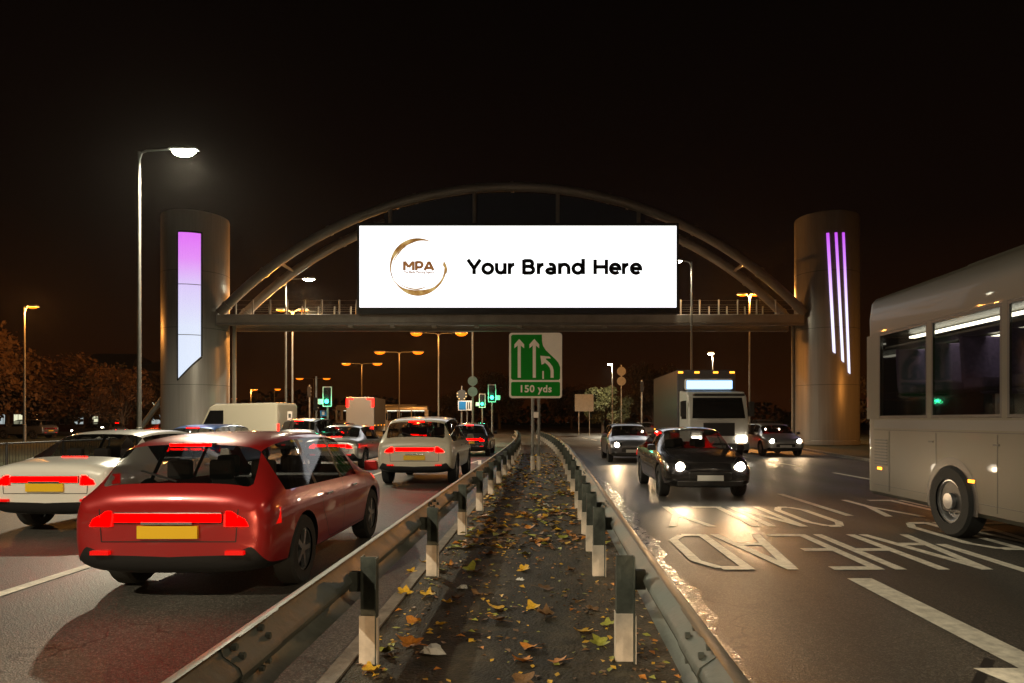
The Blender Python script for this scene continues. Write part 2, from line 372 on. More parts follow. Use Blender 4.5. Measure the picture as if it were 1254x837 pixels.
# stroke lettering (geometric bold capitals and lower case), cap height 1
def arc(cx, cy, rx, ry, a0, a1, n=14):
    return [(cx + rx * math.cos(R(a0 + (a1 - a0) * i / n)), cy + ry * math.sin(R(a0 + (a1 - a0) * i / n))) for i in range(n + 1)]
GLYPH = {
 'Y': (0.92, [[(0.02, 1), (0.46, 0.40)], [(0.90, 1), (0.46, 0.40)], [(0.46, 0.47), (0.46, 0)]]),
 'o': (0.88, [arc(0.44, 0.375, 0.33, 0.30, 0, 360, 28)]),
 'u': (0.84, [[(0.12, 0.76), (0.12, 0.36)] + arc(0.40, 0.36, 0.28, 0.27, 180, 350, 12), [(0.70, 0.76), (0.70, 0)]]),
 'r': (0.52, [[(0.12, 0.76), (0.12, 0)], arc(0.46, 0.32, 0.34, 0.345, 180, 88, 8)]),
 'B': (0.92, [[(0.12, 1), (0.12, 0)], [(0.12, 0.915), (0.50, 0.915)] + arc(0.50, 0.725, 0.19, 0.19, 90, -90, 10) + [(0.12, 0.535)],
             [(0.12, 0.085), (0.54, 0.085)] + arc(0.54, 0.295, 0.22, 0.21, -90, 90, 10)[0:] + [(0.5, 0.505)]]),
 'a': (0.80, [[(0.62, 0), (0.62, 0.44)] + arc(0.39, 0.44, 0.23, 0.235, 0, 125, 9), arc(0.37, 0.215, 0.255, 0.145, 0, 360, 20)]),
 'n': (0.86, [[(0.12, 0.76), (0.12, 0)], arc(0.42, 0.38, 0.30, 0.29, 180, 0, 12) + [(0.72, 0)]]),
 'd': (0.92, [arc(0.42, 0.375, 0.31, 0.30, 0, 360, 26), [(0.78, 1.05), (0.78, 0)]]),
 'H': (1.06, [[(0.12, 1), (0.12, 0)], [(0.92, 1), (0.92, 0)], [(0.12, 0.5), (0.92, 0.5)]]),
 'e': (0.84, [[(0.10, 0.375), (0.74, 0.375)] + arc(0.42, 0.375, 0.32, 0.30, 0, 318, 24)[1:]]),
 'M': (1.20, [[(0.12, 0), (0.12, 1)], [(0.14, 0.96), (0.60, 0.35)], [(0.60, 0.35), (1.06, 0.96)], [(1.08, 1), (1.08, 0)]]),
 'P': (0.90, [[(0.12, 1), (0.12, 0)], [(0.12, 0.91), (0.48, 0.91)] + arc(0.48, 0.62, 0.29, 0.29, 90, -90, 10) + [(0.12, 0.33)]]),
 'A': (1.02, [[(0.04, 0), (0.51, 0.97)], [(0.51, 0.97), (0.98, 0)], [(0.24, 0.26), (0.78, 0.26)]]),
 ' ': (0.36, []),
}
def stroke(mb, pts, t, z):
    n = len(pts); closed = (abs(pts[0][0] - pts[-1][0]) + abs(pts[0][1] - pts[-1][1])) < 1e-6 and n > 3
    vs = []
    for i in range(n):
        p = Vector(pts[i])
        if closed: a, c = Vector(pts[(i - 1) % (n - 1)]), Vector(pts[(i + 1) % (n - 1)])
        else: a, c = Vector(pts[max(i - 1, 0)]), Vector(pts[min(i + 1, n - 1)])
        d1 = (p - a).normalized() if (p - a).length > 1e-9 else (c - p).normalized()
        d2 = (c - p).normalized() if (c - p).length > 1e-9 else d1
        nrm = Vector((-(d1 + d2).y, (d1 + d2).x)).normalized()
        k = 1 / max(0.45, nrm.dot(Vector((-d1.y, d1.x))))
        for sgn in (1, -1):
            q = p + nrm * sgn * t * 0.5 * k; vs.append((q.x, q.y, z))
    mb.add(vs, [(2 * i, 2 * i + 1, 2 * i + 3, 2 * i + 2) for i in range(n - 1)])
def stroke_text(body, height, t=0.2, gap=0.0):
    mb = MB(); x = 0; z = 0.0
    for ch in body:
        w, st = GLYPH[ch]
        for s_ in st:
            stroke(mb, [(x + a, b_) for a, b_ in s_], t, z); z += 0.0015
        x += w + gap
    mb.v = [((a - x / 2) * height, b_ * height, c * height) for a, b_, c in mb.v]
    return mb, x * height

# ------------------------------------------------------------------ world and camera
w = bpy.data.worlds.new('World'); S.world = w; w.use_nodes = True
nt = w.node_tree; bg = nt.nodes['Background']
sky = nt.nodes.new('ShaderNodeTexSky'); sky.sky_type = 'NISHITA'; sky.sun_disc = False
sky.sun_elevation = R(2); sky.sun_rotation = R(200)
tcw = nt.nodes.new('ShaderNodeTexCoord'); spw = nt.nodes.new('ShaderNodeSeparateXYZ')
nt.links.new(tcw.outputs['Generated'], spw.inputs['Vector'])
crw = nt.nodes.new('ShaderNodeValToRGB'); el = crw.color_ramp.elements      # city glow low over the horizon
el[0].position = 0.0; el[0].color = (0.0160, 0.0036, 0.0006, 1); el[1].position = 0.62; el[1].color = (0.0010, 0.0005, 0.0003, 1)
e = el.new(0.10); e.color = (0.0085, 0.0020, 0.0004, 1); e = el.new(0.25); e.color = (0.0030, 0.0009, 0.0004, 1)
nt.links.new(spw.outputs['Z'], crw.inputs['Fac'])
mxw = nt.nodes.new('ShaderNodeMix'); mxw.data_type = 'RGBA'; mxw.blend_type = 'ADD'; mxw.inputs['Factor'].default_value = 1
dimw = nt.nodes.new('ShaderNodeMix'); dimw.data_type = 'RGBA'; dimw.blend_type = 'MULTIPLY'; dimw.inputs['Factor'].default_value = 1
dimw.inputs['B'].default_value = (0.0006, 0.0005, 0.0004, 1)
nt.links.new(sky.outputs['Color'], dimw.inputs['A'])
nt.links.new(dimw.outputs['Result'], mxw.inputs['A']); nt.links.new(crw.outputs['Color'], mxw.inputs['B'])
nt.links.new(mxw.outputs['Result'], bg.inputs['Color']); bg.inputs['Strength'].default_value = 1.0

cam = bpy.data.cameras.new('camera'); co = bpy.data.objects.new('camera', cam); COL.objects.link(co)
cam.sensor_width = 36; cam.lens = 36 * F / 1254; cam.shift_x = (627 - VX) / 1254; cam.shift_y = (VY - 418.5) / 1254
cam.clip_start = 0.05; cam.clip_end = 3000
co.location = (0, 0, CH); co.rotation_euler = (R(90), 0, 0); S.camera = co
S.view_settings.view_transform = 'Standard'; S.view_settings.look = 'None'; S.view_settings.exposure = 0; S.view_settings.gamma = 1
S.cycles.use_denoising = True; S.cycles.sample_clamp_indirect = 4; S.cycles.max_bounces = 6
S.cycles.caustics_reflective = False; S.cycles.caustics_refractive = False

# ------------------------------------------------------------------ ground and roads
g = MB(); g.add([(-420, -60, -0.02), (420, -60, -0.02), (420, 480, -0.02), (-420, 480, -0.02)], [(0, 1, 2, 3)])
g.build('ground', M['grass'], kind='structure')
def ribbon(name, xl, xr, ys, z, mtl, kind='structure', parent=None):
    mb = MB()
    for i in range(len(ys) - 1):
        a, b_ = ys[i], ys[i + 1]
        mb.add([(xl(a), a, z), (xr(a), a, z), (xr(b_), b_, z), (xl(b_), b_, z)], [(0, 1, 2, 3)])
    return mb.build(name, mtl, parent, kind=kind)
def interp(tab):
    def f(y):
        if y <= tab[0][0]: return tab[0][1]
        for (a, va), (b_, vb) in zip(tab, tab[1:]):
            if y <= b_: return va + (vb - va) * (y - a) / (b_ - a)
        return tab[-1][1]
    return f
YS = [-40, -20, -8, 0, 6, 12, 18, 24, 28, 32, 36, 40, 44, 48, 52, 56, 60, 64, 68, 72, 76]
left_edge = interp([(-40, -12.6), (24, -12.6), (38, -17.5), (48, -19.2), (62, -25), (76, -30)])
right_edge = interp([(-40, 12.6), (28, 12.6), (46, 15.2), (60, 24), (76, 32)])
ml = lambda y: -1.32 + curve_x(y)
MR = interp([(-40, 0.92), (4, 1.02), (15, 1.30), (24, 1.25), (35, 1.0), (76, 1.0)])
mr_ = lambda y: MR(y) + curve_x(y)
road_l = ribbon('road_to_junction', left_edge, ml, YS, 0.0, M['asphalt'])
road_r = ribbon('road_from_junction', mr_, right_edge, YS, 0.0, M['asphalt'])
ribbon('junction_road', lambda y: -110, lambda y: 110, [76, 112], 0.0, M['asphalt'])
ribbon('road_beyond_junction', lambda y: -22 - 0.12 * (y - 112), lambda y: 14 - 0.12 * (y - 112), [112, 180, 260], 0.0, M['asphalt'])
# central reservation: raised strip between kerbs
ysm = [-10, -4, 0, 2, 4, 6, 8, 10, 12, 15, 18, 21, 24, 28, 32, 36, 40, 44, 48, 52, 56, 60, 64]
mbm = MB()
for a, b_ in zip(ysm, ysm[1:]):
    mbm.add([(ml(a) + 0.12, a, 0.085), (mr_(a) - 0.12, a, 0.085), (mr_(b_) - 0.12, b_, 0.085), (ml(b_) + 0.12, b_, 0.085)], [(0, 1, 2, 3)])
mbm.build('central_reservation', M['soil'], kind='structure')
kl = MB().sweep([(ml(y) + 0.06, y, 0) for y in ysm], [(-0.06, -0.02), (0.06, -0.02), (0.06, 0.10), (-0.045, 0.10), (-0.06, 0.08)])
kl.build('kerb_by_left_road', M['concrete'], kind='structure')
kr = MB().sweep([(mr_(y) - 0.06, y, 0) for y in ysm], [(-0.06, -0.02), (0.06, -0.02), (0.06, 0.08), (0.045, 0.10), (-0.06, 0.10)])
kr.build('kerb_by_right_road', M['concrete'], kind='structure')
MB().sweep([(left_edge(y) - 0.08, y, 0) for y in YS], [(-0.08, -0.03), (0.08, -0.03), (0.08, 0.09), (0.06, 0.11), (-0.08, 0.11)]).build('outer_left_kerb', M['concrete'], kind='structure')
MB().sweep([(right_edge(y) + 0.08, y, 0) for y in YS], [(-0.08, -0.03), (0.08, -0.03), (0.08, 0.11), (-0.06, 0.11), (-0.08, 0.09)]).build('outer_right_kerb', M['concrete'], kind='structure')
# verges a little above the ground
# gutter silt along the right kerb (uncountable)
gm = MB(); rnd = random.Random(3); ny = 220; nx = 7
ystart, yend = 1.0, 19.0
vs = []
for i in range(ny + 1):
    y = ystart + (yend - ystart) * i / ny
    for k in range(nx + 1):
        u = k / nx
        wd = 0.30 + 0.05 * math.sin(y * 2.3) + 0.03 * math.sin(y * 7.1)
        z = 0.006 + (0.0 if k in (0, nx) else rnd.random() * 0.012 * math.sin(PI * u))
        vs.append((mr_(y) + 0.004 + wd * u + rnd.uniform(-0.008, 0.008), y, z))
gm.add(vs, [(i * (nx + 1) + k, i * (nx + 1) + k + 1, (i + 1) * (nx + 1) + k + 1, (i + 1) * (nx + 1) + k) for i in range(ny) for k in range(nx)])
go = gm.build('gutter_silt', M['gutter'], smooth=True, kind='stuff'); tag(go, 'wet silt and leaf pulp glistening in the gutter of the right road', 'silt')

# road markings
def mark_poly(mb, pts, z): mb.add([(x, y, z) for x, y in pts], [tuple(range(len(pts)))])
RL = {
 'A': [[(0, 0), (0.5, 1)], [(0.5, 1), (1, 0)], [(0.2, 0.33), (0.8, 0.33)]],
 'H': [[(0.1, 0), (0.1, 1)], [(0.9, 0), (0.9, 1)], [(0.1, 0.5), (0.9, 0.5)]],
 'E': [[(0.1, 0), (0.1, 1)], [(0.1, 0.97), (0.95, 0.97)], [(0.1, 0.5), (0.8, 0.5)], [(0.1, 0.03), (0.95, 0.03)]],
 'D': [[(0.1, 0), (0.1, 1)], [(0.1, 0.97), (0.6, 0.97), (0.93, 0.8), (0.93, 0.2), (0.6, 0.03), (0.1, 0.03)]],
 'O': [[(0.1, 0.2), (0.1, 0.8), (0.35, 0.97), (0.65, 0.97), (0.9, 0.8), (0.9, 0.2), (0.65, 0.03), (0.35, 0.03), (0.1, 0.2)]],
 'N': [[(0.1, 0), (0.1, 1)], [(0.1, 1), (0.9, 0)], [(0.9, 0), (0.9, 1)]],
 'L': [[(0.1, 1), (0.1, 0)], [(0.1, 0.03), (0.9, 0.03)]],
 'Y': [[(0, 1), (0.5, 0.45)], [(1, 1), (0.5, 0.45)], [(0.5, 0.5), (0.5, 0)]],
}
def road_word(name, word, cx, y0, width, length, flip, parent, gap=0.12, tx=0.125):
    mb = MB(); n = len(word); lw = (width - gap * (n - 1)) / n; z = 0.004
    for i, ch in enumerate(word):
        x0 = -width / 2 + i * (lw + gap)
        for st in RL[ch]:
            pts = [Vector((x0 + a * lw, b_ * length)) for a, b_ in st]
            for p, q in zip(pts, pts[1:]):
                d = q - p
                if abs(d.y) > 0.25 * length or abs(d.y) > abs(d.x): off = Vector((tx / 2, 0))     # upright strokes: constant width across
                else: off = Vector((0, 0.075 * length * 0.5))                                          # cross bars: longer along the road
                mark_poly(mb, [tuple(p - off), tuple(q - off), tuple(q + off), tuple(p + off)], z); z += 0.0003
    if flip: mb.v = [(cx - x, y0 + length - y, zz) for x, y, zz in mb.v]
    else: mb.v = [(cx + x, y0 + y, zz) for x, y, zz in mb.v]
    o = mb.build(name, M['white_paint'], parent); o['kind'] = 'structure'
    return o
road_word('painted_word', 'AHEAD', 3.35, 7.30, 3.35, 2.25, True, road_r)
road_word('painted_word', 'ONLY', 3.30, 10.25, 2.75, 2.35, True, road_r)
road_word('painted_word', 'AHEAD', 7.00, 8.4, 3.1, 2.25, True, road_r)
road_word('painted_word', 'ONLY', 7.00, 11.3, 2.6, 2.35, True, road_r)
road_word('painted_word', 'AHEAD', -3.22, 24.6, 3.0, 2.7, False, road_l)
road_word('painted_word', 'AHEAD', -6.9, 30.6, 3.0, 2.7, False, road_l)
def arrow(cx, y0, y1, parent, toward=True):
    mb = MB(); w_ = 0.125; hl = 1.7; hw = 0.42
    if toward: pts = [(cx - w_, y1), (cx - w_, y0 + hl), (cx - hw, y0 + hl), (cx, y0), (cx + hw, y0 + hl), (cx + w_, y0 + hl), (cx + w_, y1)]
    else: pts = [(cx - w_, y0), (cx + w_, y0), (cx + w_, y1 - hl), (cx + hw, y1 - hl), (cx, y1), (cx - hw, y1 - hl), (cx - w_, y1 - hl)]
    n = len(pts); 
    mb.add([(x, y, 0.004) for x, y in pts], [(0, 1, 5, 6), (2, 3, 4)] if toward else [(0, 1, 2, 6), (5, 4, 3)])
    o = mb.build('painted_arrow', M['white_paint'], parent); o['kind'] = 'structure'; return o
arrow(3.18, 2.7, 6.9, road_r); arrow(7.0, 3.0, 7.4, road_r); arrow(3.3, 36, 41, road_r); arrow(7.1, 38, 43, road_r)
arrow(-3.3, 34, 39, road_l, False); arrow(-7, 40, 45, road_l, False)
def dashes(cx0, ys, ln, parent, w_=0.07):
    mb = MB()
    for y in ys:
        a, b_ = cx0 + curve_x(y), cx0 + curve_x(y + ln)
        mb.add([(a - w_, y, 0.0065), (a + w_, y, 0.0065), (b_ + w_, y + ln, 0.0065), (b_ - w_, y + ln, 0.0065)], [(0, 1, 2, 3)])
    o = mb.build('lane_line', M['white_paint'], parent); o['kind'] = 'structure'; return o
for x in (-5.0, -8.7): dashes(x, [i * 6.0 - 12 for i in range(13)], 3.2, road_l)
for x in (5.1, 8.8): dashes(x, [i * 6.0 - 12.6 for i in range(13)], 3.4, road_r)
mb = MB(); mb.add([(-14, 75.0, 0.004), (-2.6, 75.0, 0.004), (-2.6, 75.35, 0.004), (-14, 75.35, 0.004)], [(0, 1, 2, 3)])
o = mb.build('stop_line', M['white_paint'], road_l); o['kind'] = 'structure'
# reinstated trench joint across the near right lane
mj = MB(); mj.add([(2.35, 3.85, 0.003), (2.40, 3.83, 0.003), (3.0, 4.55, 0.003), (2.96, 4.60, 0.003)], [(0, 1, 2, 3)])
o = mj.build('tar_joint', M['black'], road_r); o['kind'] = 'structure'

# ------------------------------------------------------------------ crash barriers
def barrier(name, label, pts_x, ys_posts, side, extra=()):
    root = thing(name, label, 'crash barrier', (0, 0, 0))
    ys = [-3, -1, 1] + [1.5 + 1.2 * i for i in range(48)]
    ys = [y for y in ys if y <= 60]
    pts = [(pts_x(y) + side * 0.135, y, 0) for y in ys]
    # W profile of the beam; 'a' grows to the right of travel
    prof = [(0.035, 0.44), (0.0, 0.455), (-0.03, 0.47), (0.0, 0.50), (0.045, 0.535), (0.055, 0.585), (0.045, 0.635), (0.0, 0.665), (-0.03, 0.695), (0.0, 0.73), (0.035, 0.745)]
    # one profile per side: bulges towards the traffic
    pr = [(a * 1.0 * side, b_) for a, b_ in [(0.0, 0.435), (0.055, 0.455), (0.075, 0.485), (0.065, 0.515), (0.0, 0.560), (-0.012, 0.590), (0.0, 0.620), (0.065, 0.665), (0.075, 0.695), (0.055, 0.725), (0.0, 0.745)]]
    th = [(a - side * 0.012, b_) for a, b_ in reversed(pr)]
    MB().sweep(pts, pr + th).build('beam', M['galv_dirty'], root, smooth=True)
    for j, y in enumerate(ys_posts):
        # overlap plate with two rows of bolts on every second post
        x = pts_x(y)
        pm = MB().box(x - 0.062, x + 0.062, y - 0.03, y + 0.03, 0.0, 0.745)
        pm = MB()
        # Z section post: web and two flanges
        pm.box(x - 0.055, x + 0.055, y - 0.006, y + 0.006, 0.0, 0.75)
        pm.box(x - 0.055, x - 0.047, y + 0.006, y + 0.075, 0.0, 0.75)
        pm.box(x + 0.047, x + 0.055, y - 0.060, y - 0.006, 0.0, 0.75)
        po = pm.build('post', M['post_dark'], root)
        sm = MB()  # pale lower post puts the dipped headlight beam into its colour
        sm.box(x - 0.063, x + 0.063, y - 0.014, y - 0.0075, 0.04, 0.385)
        sm.box(x - 0.063, x - 0.057, y - 0.0075, y + 0.078, 0.04, 0.385)
        sm.box(x + 0.057, x + 0.063, y - 0.062, y - 0.0075, 0.04, 0.385)
        sm.build('pale_lit_sleeve', M['post_white'], po, bevel=0.002)
        # spacer block between post and beam
        sx = x + side * 0.085
        MB().box(min(x + side * 0.057, sx + side * 0.045), max(x + side * 0.057, sx + side * 0.045), y + 0.01, y + 0.06, 0.53, 0.65).build('spacer', M['post_dark'], po)
    for y in [2.9 + 4.8 * i for i in range(10)]:
        x = pts_x(y) + side * 0.135
        bolts = MB()
        sp_ = [(a_ - side * 0.014, b_) for a_, b_ in pr]; sq_ = [(a_ - side * 0.020, b_) for a_, b_ in reversed(pr)]
        bolts.sweep([(pts_x(y - 0.2) + side * 0.135, y - 0.2, 0), (pts_x(y + 0.2) + side * 0.135, y + 0.2, 0)], sp_ + sq_)
        for yy in (-0.13, 0.13):
            for zz, aa in ((0.50, 0.058), (0.535, 0.03), (0.645, 0.03), (0.68, 0.062)):
                xb_ = x + side * (aa - 0.018)
                bolts.tube([(xb_, y + yy, zz), (xb_ - side * 0.022, y + yy, zz)], 0.015, 6)
        bolts.build('beam_splice', M['galv_dirty'], root, smooth=True)
    return root
lx = lambda y: -1.09 + curve_x(y)
RX = interp([(-4, 0.46), (4, 0.505), (14, 0.60), (24, 0.66), (60, 0.60)])
rx_ = lambda y: RX(y) + curve_x(y)
barrier('crash_barrier', 'weathered steel crash barrier along the left edge of the leafy central strip', lx, [1.85 + 2.4 * i for i in range(24)], -1)
barrier('crash_barrier', 'weathered steel crash barrier along the right edge of the leafy central strip', rx_, [1.9, 4.3, 6.65, 7.9, 9.05, 10.4, 11.7] + [14.2 + 2.4 * i for i in range(19)], 1)

# ------------------------------------------------------------------ lane sign
Ys = 20.6; k = Ys / F
def sx(px): return (px - 655.5) * k
def sz(py): return CH + (VY - py) * k
sg = thing('lane_sign', 'green and white lane sign reading 150 yds on twin poles in the central strip', 'road sign', ((655.5 - VX) * k, Ys, 0))
def rrect(x0, x1, z0, z1, r, n=5):
    pts = []
    for cx, cz, a in ((x1 - r, z1 - r, 0), (x0 + r, z1 - r, 90), (x0 + r, z0 + r, 180), (x1 - r, z0 + r, 270)):
        pts += [(cx + r * math.cos(R(a + 90 * i / n)), cz + r * math.sin(R(a + 90 * i / n))) for i in range(n + 1)]
    return pts
zz = lambda u: sz(390 + u / 4.18); xx = lambda u: sx(600 + u / 4.18)
MB().prism(rrect(xx(98), xx(369), zz(409), zz(74), 0.09), 0.0, 0.03).build('panel', M['sign_white'], sg)
sheet = lambda poly, y: MB().add([(x, y, z) for x, z in poly], [tuple(range(len(poly)))])
gp = [(108, 92), (116, 84), (266, 84), (267, 118), (272, 142), (286, 164), (335, 210), (350, 228), (359, 250), (359, 309), (352, 316), (116, 316), (108, 308)]
MB().prism([(xx(a), zz(b_)) for a, b_ in gp], -0.006, -0.001).build('lane_field', M['sign_green'], sg)
MB().prism(rrect(xx(108), xx(359), zz(399), zz(326), 0.05), -0.006, -0.001).build('distance_field', M['sign_green'], sg)
am = MB()
def up_arrow(cu, shaft_b, tip):
    pl = [(cu - 8, shaft_b), (cu + 8, shaft_b), (cu + 8, tip + 34), (cu + 25, tip + 48), (cu + 25, tip + 28), (cu, tip), (cu - 25, tip + 28), (cu - 25, tip + 48), (cu - 8, tip + 34)]
    v = [(xx(a), -0.010, zz(b_)) for a, b_ in pl]
    am.add(v, [(0, 1, 2, 8), (2, 3, 4, 5), (5, 6, 7, 8), (2, 5, 8)])
up_arrow(150, 305, 106); up_arrow(227, 305, 106)
cv = [(318, 305), (318, 268), (313, 250), (300, 233), (278, 214)]
lv = []; 
for i, (a, b_) in enumerate(cv):
    p = Vector((a, b_)); d = (Vector(cv[min(i + 1, 4)]) - Vector(cv[max(i - 1, 0)])).normalized(); n_ = Vector((-d.y, d.x)) * 8
    lv += [(xx(p.x + n_.x), -0.010, zz(p.y + n_.y)), (xx(p.x - n_.x), -0.010, zz(p.y - n_.y))]
am.add(lv, [(2 * i, 2 * i + 1, 2 * i + 3, 2 * i + 2) for i in range(4)])
am.add([(xx(a), -0.0115, zz(b_)) for a, b_ in [(258, 192), (304, 196), (312, 206), (288, 206), (284, 214), (278, 232), (264, 238), (262, 222)]], [(0, 1, 2, 3), (0, 3, 4, 5), (0, 5, 6, 7)])
am.add([(xx(a), -0.010, zz(b_)) for a, b_ in [(268, 310), (276, 310), (276, 270), (268, 270)]], [(0, 1, 2, 3)])
am.build('arrows', M['sign_white'], sg)
te = text_mesh('150 yds', 0.295, 0.0085, 1.08); te.materials.clear(); te.materials.append(M['sign_white'])
to = link('lettering', te, sg, (xx(233), -0.010, zz(378))); to.rotation_euler = (R(90), 0, 0)
for px in (652.3, 659.7):
    po = MB().tube([(sx(px), 0.085, 0.0), (sx(px), 0.085, sz(412))], 0.045, 12).build('support_pole', M['lamp_pole'], sg, smooth=True)
    MB().tube([(sx(px), 0.085, 0.06), (sx(px), 0.085, 0.52)], 0.06, 12).build('pale_lit_sleeve', M['post_white'], po, smooth=True)
MB().box(sx(653.5), sx(659.5), -0.03, 0.035, sz(512), sz(505)).build('junction_box', M['sign_white'], sg, bevel=0.01)
br = MB()
for u in (130, 300): br.box(sx(648), sx(664), 0.032, 0.06, zz(u) - 0.03, zz(u) + 0.03)
br.build('bracket', M['galv'], sg)

# ------------------------------------------------------------------ arched footbridge gantry
Yb = 45.0; kb = Yb / F
BX = lambda px: (px - VX) * kb
BZ = lambda py: CH + (VY - py) * kb
bridge = thing('arched_bridge', 'steel arched bridge spanning both roads between two towers', 'bridge', (0, 0, 0))
cx_b = BX(627); zend = BZ(384); half = BX(985) - cx_b; rise = BZ(229) - zend
Rr = (half ** 2 + rise ** 2) / (2 * rise)
def arch_z(x):
    a = abs(x - cx_b) / half
    circ = zend + rise - Rr + math.sqrt(max(0, Rr ** 2 - (x - cx_b) ** 2))
    return circ
for yy in (Yb, Yb + 2.9):
    ap = [(cx_b + half * math.sin(R(-90 + 180 * i / 56)), yy, arch_z(cx_b + half * math.sin(R(-90 + 180 * i / 56)))) for i in range(57)]
    rb = MB().tube(ap, 0.30, 14)
    for j in range(4, 56, 6):
        d_ = (Vector(ap[j + 1]) - Vector(ap[j - 1])).normalized(); c_ = Vector(ap[j])
        rb.tube([c_ - d_ * 0.10, c_ + d_ * 0.10], 0.345, 14)
    rb.build('arch_rib', M['arch'], bridge, smooth=True)
for i in range(5):     # cross tubes joining the two ribs
    x = cx_b + half * (-0.8 + 0.4 * i)
    MB().tube([(x, Yb, arch_z(x)), (x, Yb + 2.9, arch_z(x))], 0.10, 8).build('cross_tube', M['arch'], bridge, smooth=True)
for px in (478, 581, 683, 782):
    x = BX(px)
    MB().tube([(x, Yb, BZ(378)), (x, Yb, arch_z(x))], 0.13, 10).build('hanger', M['arch'], bridge, smooth=True)
# dark arched infill behind the screen, hung between the hangers
poly = [(BX(470), BZ(300))] + [(BX(470) + (BX(790) - BX(470)) * i / 24, arch_z(BX(470) + (BX(790) - BX(470)) * i / 24) - 0.34) for i in range(25)] + [(BX(790), BZ(300))]
MB().prism(poly, Yb + 0.16, Yb + 0.20).build('infill_panel', M['navy'], bridge)
for yy in (Yb, Yb + 2.9):
    MB().box(BX(266), BX(984), yy - 0.16, yy + 0.16, BZ(396), BZ(385.5)).build('deck_beam', M['deck'], bridge, bevel=0.03)
    MB().box(BX(266), BX(984), yy - 0.20, yy + 0.20, BZ(399), BZ(396.2)).build('deck_flange', M['arch'], bridge)
MB().box(BX(268), BX(982), Yb + 0.17, Yb + 2.73, BZ(390), BZ(387)).build('deck', M['arch'], bridge)
for px in (430, 481, 532, 584, 636, 688, 740):
    MB().box(BX(px) - 0.16, BX(px) + 0.16, Yb - 0.24, Yb + 0.1, BZ(399) - 0.16, BZ(399) - 0.004).build('bracket', M['deck'], bridge, bevel=0.02)
for yy in (Yb + 0.1, Yb + 2.8):
    for a, b_ in ((288, 436), (834, 974)):
        rm = MB(); n_ = int((b_ - a) / 20.5)
        for i in range(n_ + 1):
            x = BX(a + (b_ - a) * i / n_)
            rm.tube([(x, yy, BZ(386)), (x, yy, BZ(367))], 0.055, 8)
        for z in (0.35, 0.65, 0.95): rm.tube([(BX(a), yy, BZ(385.5) + z), (BX(b_), yy, BZ(385.5) + z)], 0.004, 5)
        rm.build('railing', M['deck'], bridge, smooth=True)
for px in (275, 981):
    MB().tube([(BX(px), Yb + 1.4, 0), (BX(px), Yb + 1.4, BZ(388))], 0.13, 12).build('support_column', M['deck'], bridge, smooth=True)

# the billboard screen
Yf = 44.3; kf = Yf / F
scr = thing('led_billboard', 'glowing white LED billboard hung on the arched bridge reading Your Brand Here', 'billboard', (0, 0, 0))
FX = lambda px: (px - VX) * kf; FZ = lambda py: CH + (VY - py) * kf
MB().box(FX(437.5), FX(831), Yf + 0.03, Yf + 0.42, FZ(384.5), FZ(273.5)).build('housing', M['frame_black'], scr)
fm = MB()
fm.box(FX(437.5), FX(440.2), Yf - 0.05, Yf + 0.025, FZ(384.5), FZ(273.5)); fm.box(FX(828.4), FX(831), Yf - 0.05, Yf + 0.025, FZ(384.5), FZ(273.5))
fm.box(FX(440.3), FX(828.3), Yf - 0.05, Yf + 0.025, FZ(276.8), FZ(273.5)); fm.box(FX(440.3), FX(828.3), Yf - 0.05, Yf + 0.025, FZ(384.5), FZ(377.0))
fm.build('bezel', M['frame_black'], scr)
MB().box(FX(440.3), FX(828.3), Yf - 0.02, Yf + 0.02, FZ(376.9), FZ(276.9)).build('display', M['screen'], scr)
hz = FZ(318.2) - FZ(336.2)
for word, pa, pb in (('Your', 571.2, 630.2), ('Brand', 639.4, 716.4), ('Here', 726.6, 786.8)):
    mb, wd = stroke_text(word, 1.0, 0.25, 0.06)
    xs = [v[0] for v in mb.v]; sc_ = (FX(pb) - FX(pa)) / (max(xs) - min(xs)); mid = (max(xs) + min(xs)) / 2
    mb.v = [((x - mid) * sc_, y * hz, z * 0.4) for x, y, z in mb.v]
    o = mb.build('headline_lettering', M['text_black'], scr, loc=(FX((pa + pb) / 2), Yf - 0.025, FZ(336.2))); o.rotation_euler = (R(90), 0, 0)
mb, wd = stroke_text('MPA', 1.0, 0.29, 0.08)
sc_ = (FX(532) - FX(493.8)) / wd; hz = FZ(320.3) - FZ(331.2)
mb.v = [(x * sc_, y * hz, z * 0.4) for x, y, z in mb.v]
o = mb.build('logo_letters', M['logo_brown'], scr, loc=(FX(513), Yf - 0.025, FZ(331.4))); o.rotation_euler = (R(90), 0, 0)
te = text_mesh('The Media Planning Agency', 1.0, 0.03, 1.0); te.materials.clear(); te.materials.append(M['logo_brown'])
xs = [v.co.x for v in te.vertices]; sc_ = (FX(531.6) - FX(494.2)) / (max(xs) - min(xs))
to = link('logo_tagline', te, scr, (FX(513), Yf - 0.025, FZ(334.8))); to.rotation_euler = (R(90), 0, 0); to.scale = (sc_, sc_ * 1.15, 1)
